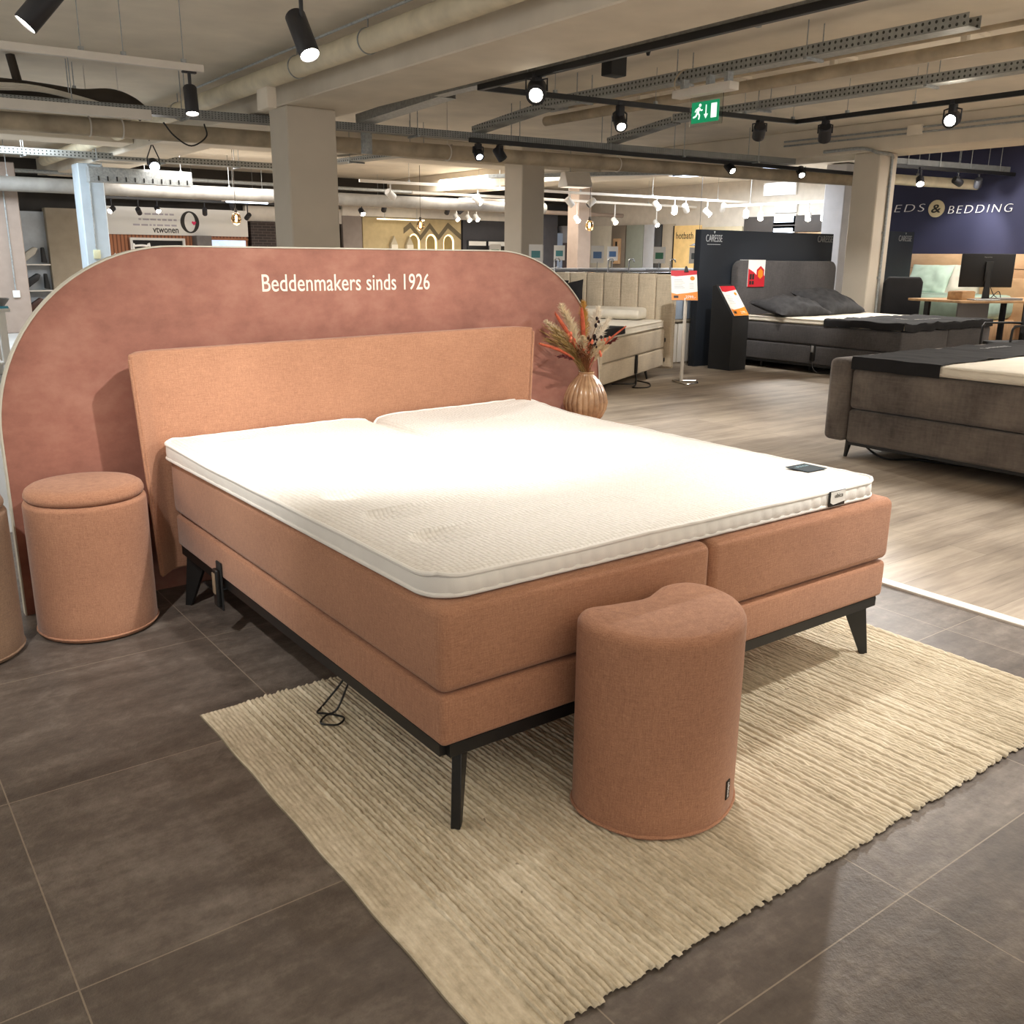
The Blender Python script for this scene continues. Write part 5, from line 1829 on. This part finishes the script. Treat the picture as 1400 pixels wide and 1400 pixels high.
b = new(); bx(b, 13.794, 13.80, 4.98, 5.26, 1.15, 1.23); obj('grey_photo', b, 'ink', wb)
b = new(); bx(b, 13.5, 13.79, 5.05, 5.9, .4, 1.1, .006); tag(obj('oak_nightstand', b, 'oak2'), 'tall oak bedside unit behind the monitor', 'cabinet')
b = new(); bx(b, 13.81, 13.84, 4.5, 4.54, .004, .86); bx(b, 13.81, 13.84, 5.2, 5.24, .004, .86); obj('support', b, 'black', wb)

# ---- lettering on the navy wall
wl = thing('wall_lettering', 'white wall lettering with a cream ampersand disc on the navy wall', 'wall sign', (13.99, 6.9, 2.2))
UL = V(0, -1, 0)
text('lettering', 'BEDS', (13.985, 7.985, 2.135), UL, Z_, .745, .118, 'letterwhite', wl, .012, .16, 1.25, -.022)
text('lettering', 'BEDDING', (13.985, 6.83, 2.085), UL, Z_, 1.03, .118, 'letterwhite', wl, .012, .16, 1.25, -.022)
b = new(); prism(b, [(.135*cos(a*pi/24), .135*sin(a*pi/24)) for a in range(48)], (13.998, 7.04, 2.17), UL, Z_, .02); dsc = obj('disc', b, 'discream', wl, ang=50)
text('ampersand', '&', (13.977, 7.12, 2.105), UL, Z_, .16, .13, 'inkdark', dsc, .004, .1, 1, .012)

# ================================================================== FAR BACKGROUND
YB = 19.4
b = new(); bx(b, 2.35, 2.95, YB-.12, YB-.005, 0, 2.13, .004); wt = tag(obj('display_wall_panel', b, plain('cool_white_wall', 'b9bec2', .8, var=.04)), 'cool white wall panel with tilted display pieces at far left', 'wall panel')
b = new(); bx(b, 2.95, 3.9, YB-.3, YB-.005, 0, 2.2, .004); tag(obj('partition', b, plain('sand_wall', '9e917d', .85, var=.03)), 'sand coloured partition left of the blue pillar', 'partition')
for i, (z, c, nm) in enumerate(((1.30, 'b9b2a4', 'top cream and black'), (.80, '1d1d1f', 'middle black'), (.33, '4a2d24', 'bottom brown'))):
    t_ = thing('display_shelf', 'shelf with the %s tilted piece at far left' % nm, 'shelf', (2.66, YB-.2, z), 0, 'tilted display pieces on shelves')
    q = new(); bx(q, 2.46, 2.93, YB-.36, YB-.125, z-.19, z-.165, .003); obj('board', q, 'white_p', t_)
    q = new(); prism(q, [(-.2, -.08), (-.14, -.13), (.06, .02), (.12, .13), (.05, .16), (-.1, .06)], (2.62, YB-.2, z), X_, Z_, .14, .02, 2); obj('tilted_piece', q, plain('display_piece_%d' % i, c, .5, var=.05), t_)
    q = new(); prism(q, [(-.04, -.14), (.05, -.14), (.02, .15), (-.03, .15)], (2.83, YB-.2, z), X_, Z_, .14, .01, 1); obj('dark_piece', q, 'black', t_)
b = new(); bx(b, 2.36, 2.39, YB-.4, YB-.13, 0, 1.1); tag(obj('black_upright', b, 'black'), 'thin black upright beside the lower display shelves', 'post')

# white sign wall with lettering
vs = thing('sign_wall', 'white fascia wall with faint lines, bold words and a big black O', 'sign wall', (5.6, YB-.2, 2))
b = new(); bx(b, 4.0, 7.05, YB-.25, YB-.05, 1.73, 2.28, .004); obj('fascia', b, 'white_pl', vs)
text('lettering', 'vtwonen', (4.99, YB-.2505, 1.775), X_, Z_, .53, .11, 'inkdark', vs, .004, 0, 1, .012)
FA = plain('faint_print', 'b3adb4', .8, var=0)
for i, (x0, x1) in enumerate(((4.85, 5.50), (4.72, 5.50), (4.60, 5.52))):
    q = new()
    x = x0
    rr2 = random.Random(i)
    while x < x1-.05:
        L = rr2.uniform(.04, .14)
        bx(q, x, min(x+L, x1), YB-.2545, YB-.2505, 2.13-.11*i, 2.165-.11*i)
        x += L+.03
    o_ = obj('faint_print_line', q, FA, vs)
b = new()
oo = [(.215*cos(a*pi/24)*.93, .225*sin(a*pi/24)) for a in range(48)]
ii_ = [(.115*cos(a*pi/24), .195*sin(a*pi/24)) for a in range(48)]
va = [b.verts.new((5.775+p[0], YB-.256, 2.005+p[1])) for p in oo]
vb = [b.verts.new((5.775+p[0], YB-.256, 2.005+p[1])) for p in ii_]
for i in range(48):
    b.faces.new((va[i], va[(i+1) % 48], vb[(i+1) % 48], vb[i]))
r_ = bmesh.ops.extrude_face_region(b, geom=list(b.faces))
bmesh.ops.translate(b, vec=(0, .004, 0), verts=[e for e in r_['geom'] if isinstance(e, bmesh.types.BMVert)])
obj('letter_o', b, 'inkdark', vs, smooth=False)
b = new(); prism(b, [(0, -.05), (.045, 0), (.045, .025), (.025, .038), (0, .02), (-.025, .038), (-.045, .025), (-.045, 0)], (5.86, YB-.257, 1.99), X_, Z_, .003); obj('pink_heart', b, plain('heart_pink', 'e0245e', .5, var=0), vs)
# slatted terracotta front
k = NT('slatted_terracotta')
wv = k.n('ShaderNodeTexWave'); wv.inputs['Scale'].default_value = 4.2; k.l(k.coord(), wv.inputs['Vector'])
k.base(k.ramp(wv.outputs['Fac'], [(.15, lin('7a4a32')), (.4, lin('b57753'))])); k.rough(.7)
M['slat'] = k.m
b = new(); bx(b, 4.0, 7.05, YB-.2, YB-.05, 0, 1.73, .004); tag(obj('slatted_front', b, 'slat'), 'terracotta slatted wall below the white fascia', 'wall panel')
nb = thing('niche_display', 'white framed black niche with small pale goods in the slatted wall', 'display niche', (5.05, YB-.25, 1.5))
b = new(); bx(b, 4.55, 5.58, YB-.235, YB-.205, 1.1, 1.62); obj('black_back', b, 'blackm', nb)
b = new(); bx(b, 4.50, 5.63, YB-.30, YB-.235, 1.62, 1.67); bx(b, 4.50, 4.55, YB-.30, YB-.235, 1.05, 1.62); bx(b, 5.58, 5.63, YB-.30, YB-.235, 1.05, 1.62); obj('white_frame', b, 'white_pl', nb)
rg = random.Random(4)
GM = [plain('goods_%d' % i, c, .5, var=0) for i, c in enumerate(('d8d2c8', '9a9690', 'b58a72', '6e6a66'))]
for i in range(10):
    x = 4.64+.092*i
    h = rg.uniform(.06, .16)
    zb = 1.33 if i % 3 else 1.36
    b = new()
    if i % 2:
        lathe(b, [(.03, 0), (.035, h*.6), (.018, h*.8), (.018, h)], 10, (x, YB-.30, zb))
    else:
        bx(b, x-.035, x+.035, YB-.33, YB-.27, zb, zb+h, .004)
    tag(obj('display_bottle' if i % 2 else 'display_box', b, GM[i % 4]), 'small %s number %d from left in the black niche' % ('bottle' if i % 2 else 'box', i+1) if False else 'small %s standing %s in the black niche' % ('bottle' if i % 2 else 'box', ('at the far left', 'second from left', 'third from left', 'fourth from left', 'just left of the middle', 'just right of the middle', 'fourth from right', 'third from right', 'second from right', 'at the far right')[i]), 'bottle' if i % 2 else 'box', 'goods in the black niche')
b = new(); bx(b, 4.56, 5.57, YB-.36, YB-.245, 1.30, 1.328); obj('shelf_board', b, 'white_pl', nb)
tr_ = thing('towel_rail', 'white tubular rail with a mustard towel beside the blue pillar', 'towel rail', (4.3, 18.4, 0))
b = new(); tube(b, curve_open([(4.42, 18.6, .012), (4.42, 18.6, 1.42), (4.46, 18.6, 1.5), (4.68, 18.6, 1.5), (4.74, 18.6, 1.42), (4.74, 18.6, .012)], 5), .022, 8); obj('frame', b, 'white_pl', tr_)
b = new(); tube(b, curve_open([(4.02, 18.5, .012), (4.02, 18.5, 1.24), (4.08, 18.5, 1.28), (4.45, 18.5, 1.28)], 5), .02, 8); obj('side_frame', b, 'white_pl', tr_)
b = new(); box(b, (4.27, 18.5, 1.12), (.3, .14, .42), .06, 4); tag(obj('towel', b, plain('mustard_towel', '8d7a1c', .95, var=.15, vs=12)), 'mustard towel hanging on the white rail', 'towel')
b = new(); bx(b, 5.8, 6.12, YB-.55, YB-.22, 0, 1.73, .01); tag(obj('grey_column', b, plain('grey_column', '6f6a68', .6, var=.08)), 'grey column between the niche and the bright screen', 'column')
sc_ = thing('lit_screen', 'bright bluish lit showcase at the right of the slatted wall', 'screen', (6.6, YB-.22, 1.5))
b = new(); bx(b, 6.22, 6.98, YB-.24, YB-.205, 1.0, 1.65); obj('panel', b, plain('showcase_lit', 'c9d8ee', .5, var=.2, vs=5, emit=.9, ecol='bcd0f2'), sc_)
b = new(); bx(b, 6.16, 7.04, YB-.26, YB-.24, 1.65, 1.69); obj('frame', b, plain('tan_frame', 'a9714f', .6, var=0), sc_)
for i in range(4):
    b = new(); bx(b, 6.62+.09*i, 6.68+.09*i, YB-.30, YB-.26, 1.30, 1.47-.02*i); tag(obj('hanging_garment', b, GM[(i+1) % 4]), 'dark hanging garment in the bright showcase, %s' % ('leftmost', 'second from left', 'third from left', 'rightmost')[i], 'garment', 'garments in the bright showcase')
k = NT('dark_brick')
br = k.n('ShaderNodeTexBrick'); br.inputs['Scale'].default_value = 1; br.inputs['Brick Width'].default_value = .2; br.inputs['Row Height'].default_value = .06; br.inputs['Mortar Size'].default_value = .006
br.inputs['Color1'].default_value = lin('3a2c28'); br.inputs['Color2'].default_value = lin('2c2321'); br.inputs['Mortar'].default_value = lin('5e534c')
k.l(k.coord((1, 1, 1), (0, 0, 0), (radians(90), 0, 0)), br.inputs['Vector']); k.base(br.outputs['Color'])
b = new(); bx(b, 7.14, 9.3, YB-.2, YB-.01, 0, 2.07, .004); tag(obj('brick_wall', b, k.m), 'dark brick wall section left of the broad pillar', 'brick wall')
b = new(); bx(b, 7.05, 9.4, YB-.15, YB-.02, 2.07, 2.4, .004); tag(obj('cream_fascia', b, 'wall_w'), 'plain cream band above the dark brick wall', 'fascia')
b = new(); bx(b, 7.42, 7.75, YB-.27, YB-.205, 1.38, 1.52, .004); tag(obj('small_frame', b, 'ink'), 'small grey frame on the dark brick wall', 'picture frame')

b = new(); bx(b, 9.40, 14.6, YB-.22, YB-.02, 2.26, 2.5, .004); tag(obj('white_band', b, 'wall_w'), 'long white band above the cream and dark walls', 'fascia')
b = new(); bx(b, 9.40, 9.90, YB-.2, YB-.02, 0, 2.26, .004); tag(obj('grey_partition', b, plain('mushroom_wall', '8b8078', .85, var=.03)), 'mushroom grey partition right of the broad pillar', 'partition')
cw_ = thing('zigzag_wall', 'cream wall with a brown zigzag and lit arched niches', 'display wall', (11.3, YB-.2, 1.2))
CR = plain('mustard_cream_wall', 'bda97f', .85, var=.04)
b = new(); bx(b, 9.92, 12.74, YB-.2, YB-.02, 0, 2.25, .004); obj('wall_panel', b, CR, cw_)
zz = [(11.04, 2.02), (11.24, 2.16), (11.52, 1.86), (11.80, 2.16), (12.06, 1.88), (12.34, 2.18), (12.74, 1.90)]
b = new(); prism(b, [(x, z) for x, z in zz]+[(x, z-.14) for x, z in reversed(zz)], (0, YB-.2, 0), X_, Z_, .004); obj('zigzag_stripe', b, plain('zigzag_brown', '6b604a', .8, var=0), cw_)
NL = plain('niche_glow', 'ffe9b8', .5, var=0, emit=2.2, ecol='ffe3ab')
NB = plain('niche_back', '9a8450', .8, var=.05)
for i, x in enumerate((11.34, 11.84, 12.36)):
    def ap(e): return [(-.13-e, 0), (.13+e, 0)]+[((.13+e)*cos(a*pi/14), .45+(.17+e)*sin(a*pi/14)) for a in range(15)]
    b = new(); prism(b, ap(.03), (x, YB-.2, 1.24), X_, Z_, .004); nn = obj('niche_rim', b, NL, cw_, smooth=False)
    b = new(); prism(b, ap(-.005), (x-.02, YB-.204, 1.24), X_, Z_, .004); obj('niche_back', b, NB, nn, smooth=False)
for lbl, x in (('pale lantern on the cream wall, left one', 10.72), ('pale lantern on the cream wall, right one', 11.16)):
    t_ = thing('wall_lantern', lbl, 'lantern', (x, YB-.3, 1.6))
    q = new(); bx(q, x-.09, x+.09, YB-.32, YB-.205, 1.40, 1.62, .004); obj('body', q, plain('lantern_glass', 'd9d0bb', .4, var=0), t_)
    q = new(); prism(q, [(-.10, 0), (.10, 0), (.0, .2)], (x, YB-.205, 1.62), X_, Z_, .10); obj('roof', q, plain('lantern_roof', 'b9ad92', .5, var=0), t_)
lm = thing('linear_lamp', 'slim lit linear lamp before the cream wall', 'luminaire', (10.6, 19.0, 2.22))
b = new(); bx(b, 10.2, 11.5, 18.95, 19.0, 2.19, 2.215); obj('bar', b, plain('linear_glow', 'fff2d5', .5, var=0, emit=2.5, ecol='fff0cf'), lm)
rods(lm, [(10.4, 18.98, 2.21), (11.3, 18.98, 2.21)])
dw = thing('dark_display_wall', 'dark grey display wall with white label boards', 'display wall', (13.5, YB-.2, 1.1))
b = new(); bx(b, 12.80, 15.4, YB-.2, YB-.02, 0, 2.27, .004); obj('wall_panel', b, plain('graphite_wall', '3f3e41', .8, var=.04), dw)
for x in (13.0, 13.62, 14.2):
    q = new(); bx(q, x-.08, x+.56, YB-.235, YB-.2, 1.2, 1.76, .003); f_ = obj('black_frame', q, 'black', dw)
    q = new(); bx(q, x-.04, x+.5, YB-.24, YB-.235, 1.63, 1.74); obj('white_label', q, 'white_pl', f_)

# right part of the back: shop fronts on the far wall X = 17
def front(label, nm, y0, y1, z0, z1, m, x=17.0, d=.06, cat='partition'):
    q = new(); bx(q, x-d, x-.005, y0, y1, z0, z1, .004)
    return tag(obj(nm, q, m), label, cat)


LB2 = plain('pale_blue_wall', '9fb0cc', .8, var=.02)
b = new(); bx(b, 15.4, 15.9, YB-.25, YB-.02, 0, 2.5, .004); tag(obj('graphite_partition', b, plain('graphite_part', '55545a', .8, var=.03)), 'graphite partition left of a pale blue opening', 'partition')
b = new(); bx(b, 15.9, 16.1, YB-.24, YB-.02, 0, 2.0, .004); tag(obj('blue_opening', b, LB2), 'narrow pale blue wall strip over the counters', 'wall panel')
b = new(); bx(b, 16.1, 16.9, YB-.23, YB-.02, 1.75, 2.2, .004); tag(obj('grey_wall_board', b, plain('mid_grey_board', '8e8d92', .8, var=.03)), 'mid grey wall board left of the slim tan pillar', 'wall panel')
b = new(); bx(b, 16.1, 16.9, YB-.28, YB-.02, 0, 1.74, .004); tag(obj('dark_wall_board', b, plain('umber_board', '4d4344', .8, var=.03)), 'dark umber board below the mid grey one', 'wall panel')
front('bright cream shop front right of the tan pillar', 'shop_front', 18.1, 18.9, 0, 2.2, plain('bright_cream', 'd9d2c1', .7, var=.02))
front('taupe shop front with a lit wooden case', 'shop_front', 17.55, 18.08, 0, 2.2, plain('taupe_front', '857a6d', .8, var=.02))
ws = thing('wall_case', 'tall pale wooden wall case with two black openings', 'wall case', (16.9, 17.75, 1.5))
b = new(); bx(b, 16.85, 16.935, 17.68, 17.92, 1.2, 1.86, .004); obj('case', b, 'oak2', ws)
b = new(); bx(b, 16.845, 16.85, 17.75, 17.82, 1.66, 1.78); obj('opening', b, 'black', ws)
b = new(); bx(b, 16.845, 16.85, 17.75, 17.82, 1.48, 1.58); obj('opening', b, 'black', ws)
front('pale grey green shop front in the middle of the far wall', 'shop_front', 16.85, 17.5, 0, 2.2, plain('grey_green', '9aa095', .8, var=.02))
front('white shop front beside the dark strip', 'shop_front', 16.45, 16.83, 0, 2.2, plain('white_front', 'c9ccd2', .8, var=.02))
front('dark strip between two pale shop fronts', 'shop_front', 16.2, 16.43, 0, 2.2, plain('dark_strip', '4a4a4a', .8, var=.02))
front('cream shop front left of the lit shop sign', 'shop_front', 15.75, 16.15, 0, 2.2, plain('cream_front', 'b9ae9c', .8, var=.02))
hs = thing('shop_sign_wall', 'warm lit wall with black bath shop lettering', 'sign wall', (16.95, 15.2, 1.6))
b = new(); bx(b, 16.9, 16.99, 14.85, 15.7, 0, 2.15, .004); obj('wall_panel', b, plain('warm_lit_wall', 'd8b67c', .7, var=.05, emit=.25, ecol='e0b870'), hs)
text('lettering', 'hotbath', (16.8985, 15.62, 1.83), V(0, -1, 0), Z_, .58, .16, 'inkdark', hs, .004)
b = new(); bx(b, 16.895, 16.9, 15.69, 15.73, 0, 2.15); obj('dark_edge', b, 'black', hs)
front('warm white shop front behind the navy wall top', 'shop_front', 13.55, 14.8, 0, 2.1, plain('warm_front', 'cdbfa0', .8, var=.03))
front('long dark fascia over the navy bed wall', 'fascia', 10.2, 13.5, 1.95, 2.3, plain('dark_fascia', '47423f', .8, var=.03))
front('tan counter line below the dark fascia', 'fascia', 10.2, 13.5, 1.80, 1.93, 'oak', 16.95)
pl_ = thing('shade_lamp', 'small black shade lamp hanging beside the navy wall', 'pendant lamp', (14.2, 12.6, 1.6))
b = new(); lathe(b, [(.03, .12), (.05, .06), (.2, .0), (.19, -.005), (.04, .05)], 20, (14.3, 12.45, 1.62)); obj('shade', b, 'black', pl_)
b = new(); cyl(b, (14.3, 12.45, 1.74), (14.3, 12.45, CEIL), .005, n=6); obj('cord', b, 'black', pl_)
b = new(); lathe(b, [(.02, 0), (.05, .02), (.03, .05)], 12, (14.3, 12.45, 1.60)); obj('bulb', b, 'filament', pl_)

# windows with bright blinds
for i, (y0, y1, z0, z1) in enumerate(((12.15, 12.95, 2.80, 2.98), (12.1, 12.6, 2.42, 2.55), (12.1, 12.6, 2.16, 2.29), (12.1, 12.6, 1.90, 2.03))):
    b = new(); bx(b, 16.90, 16.94, y0, y1, z0, z1)
    o_ = obj('window_%d' % (i+1), b, plain('window_daylight_%d' % i, 'ffffff', .5, var=0, emit=4.5, ecol='d6e6ff'))
    o_['kind'] = 'structure'
    q = new(); bx(q, 16.94, 16.99, y0-.05, y1+.05, z0-.05, z1+.05); obj('window_frame', q, 'white_pl', o_)

# display counters (sink and tap showroom)
def counter(label, x0, x1, y0, y1, z):
    t_ = thing('display_counter', label, 'counter', ((x0+x1)/2, (y0+y1)/2, 0), 0, 'display counters')
    q = new(); bx(q, x0+.02, x1-.02, y0+.03, y1-.03, 0.005, z-.05, .004); obj('cabinet', q, plain('counter_front', '2b2c30', .5, var=.05), t_)
    q = new(); bx(q, x0, x1, y0, y1, z-.05, z, .004); obj('worktop', q, plain('counter_top', '15161a', .12, var=0), t_)
    return t_


CX = [(7.3, 8.55), (8.58, 9.9), (9.93, 11.3), (11.33, 12.7)]
for i, (x0, x1) in enumerate(CX):
    nm = ('left end', 'second from left', 'third from left', 'right end')[i]
    counter('black topped display counter, %s of the front row' % nm, x0, x1, 9.3, 9.95, 1.13)
for i, (x0, x1) in enumerate(((8.6, 10.3), (10.33, 12.0), (12.03, 13.7))):
    nm = ('left', 'middle', 'right')[i]
    t_ = thing('display_counter', 'grey display counter in the back row, %s' % nm, 'counter', ((x0+x1)/2, 12.0, 0), 0, 'display counters in the back row')
    q = new(); bx(q, x0, x1, 11.7, 12.25, .005, 1.12, .004); obj('cabinet', q, plain('grey_counter', '77757a', .5, var=.04), t_)
    q = new(); bx(q, x0-.01, x1+.01, 11.66, 12.3, 1.12, 1.16, .004); obj('worktop', q, plain('grey_counter_top', 'a5a5a8', .25, var=.03), t_)
TE = [plain('card_print_%d' % i, c, .5, var=0) for i, c in enumerate(('4f8f95', '3f7f5f', '5b7fb0', '6a7478'))]
for i, (x, y) in enumerate(((7.72, 9.6), (8.62, 11.9), (8.95, 9.62), (9.55, 11.9), (10.05, 11.9), (10.3, 9.62), (11.35, 11.9), (11.15, 9.62), (12.6, 11.9))):
    zt = 1.13 if y < 10 else 1.16
    t_ = thing('price_card_holder', 'white print card on a clear stand, %s over the counters' % ('first from left', 'second from left', 'third from left', 'fourth from left', 'fifth from left', 'sixth from left', 'third from right', 'second from right', 'rightmost')[i], 'sign holder', (x, y, zt), radians(-35), 'print cards on the counters')
    q = new(); cyl(q, (0, 0, .002), (0, 0, .16), .006, n=6); cyl(q, (0, 0, .001), (0, 0, .006), .04, n=12); obj('stand', q, 'steel', t_, local=True)
    q = new(); bx(q, -.10, .10, -.004, .004, .14, .40); c_ = obj('card', q, 'cardwhite', t_, local=True)
    q = new(); bx(q, -.065, .065, -.0065, -.004, .21, .31); me_ = obj('print', q, TE[i % 4], c_, local=True)
for i, x in enumerate((7.6, 8.2, 9.3, 9.75, 10.7, 11.6, 12.2)):
    t_ = thing('mixer_tap', 'chrome mixer tap on the front counters, %s' % ('leftmost', 'second from left', 'third from left', 'middle', 'third from right', 'second from right', 'rightmost')[i], 'tap', (x, 9.75, 1.13), 0, 'taps on the front counters')
    q = new(); tube(q, curve_open([(0, 0, .001), (0, 0, .16), (.01, -.02, .2), (.02, -.07, .2), (.02, -.10, .16)], 5), .012, 8); obj('spout', q, 'chrome', t_, local=True)
    q = new(); cyl(q, (.012, 0, .06), (.06, 0, .08), .006, n=6); obj('lever', q, 'chrome', t_, local=True)
mt = thing('screen_box', 'small black screen on the counter beside the navy wall', 'screen', (12.3, 9.6, 1.13))
b = new(); bx(b, 12.05, 12.35, 9.6, 9.64, 1.16, 1.38, .004); obj('screen', b, 'black', mt)
b = new(); bx(b, 12.17, 12.23, 9.58, 9.68, 1.131, 1.17, .003); obj('foot', b, 'black', mt)

# white table at the far left edge
tb = thing('white_table', 'pale white table at the far left picture edge', 'table', (.2, 10.1, 0))
b = new(); bx(b, -.6, .70, 9.75, 10.5, .73, .765, .004); obj('table_top', b, 'white_pl', tb)
for x, y in ((.62, 9.82), (.62, 10.42), (-.52, 9.82), (-.52, 10.42)):
    b = new(); bx(b, x-.035, x+.035, y-.035, y+.035, 0, .73, .003); obj('leg', b, 'white_pl', tb)
b = new(); bx(b, -.5, .6, 9.85, 10.4, .16, .19, .004); obj('lower_shelf', b, 'white_pl', tb)
b = new(); lathe(b, [(.06, 0), (.10, .01), (.16, .09), (.155, .10), (.10, .03), (.02, .02)], 24, (.58, 9.98, .7665)); tag(obj('bowl', b, 'ink'), 'grey bowl on the pale white table', 'bowl')
b = new(); bx(b, .40, .69, 9.77, 9.80, .766, .79); tag(obj('blue_cloth', b, plain('blue_cloth', '4fa3bf', .8, var=.05)), 'folded blue cloth at the edge of the white table', 'cloth')
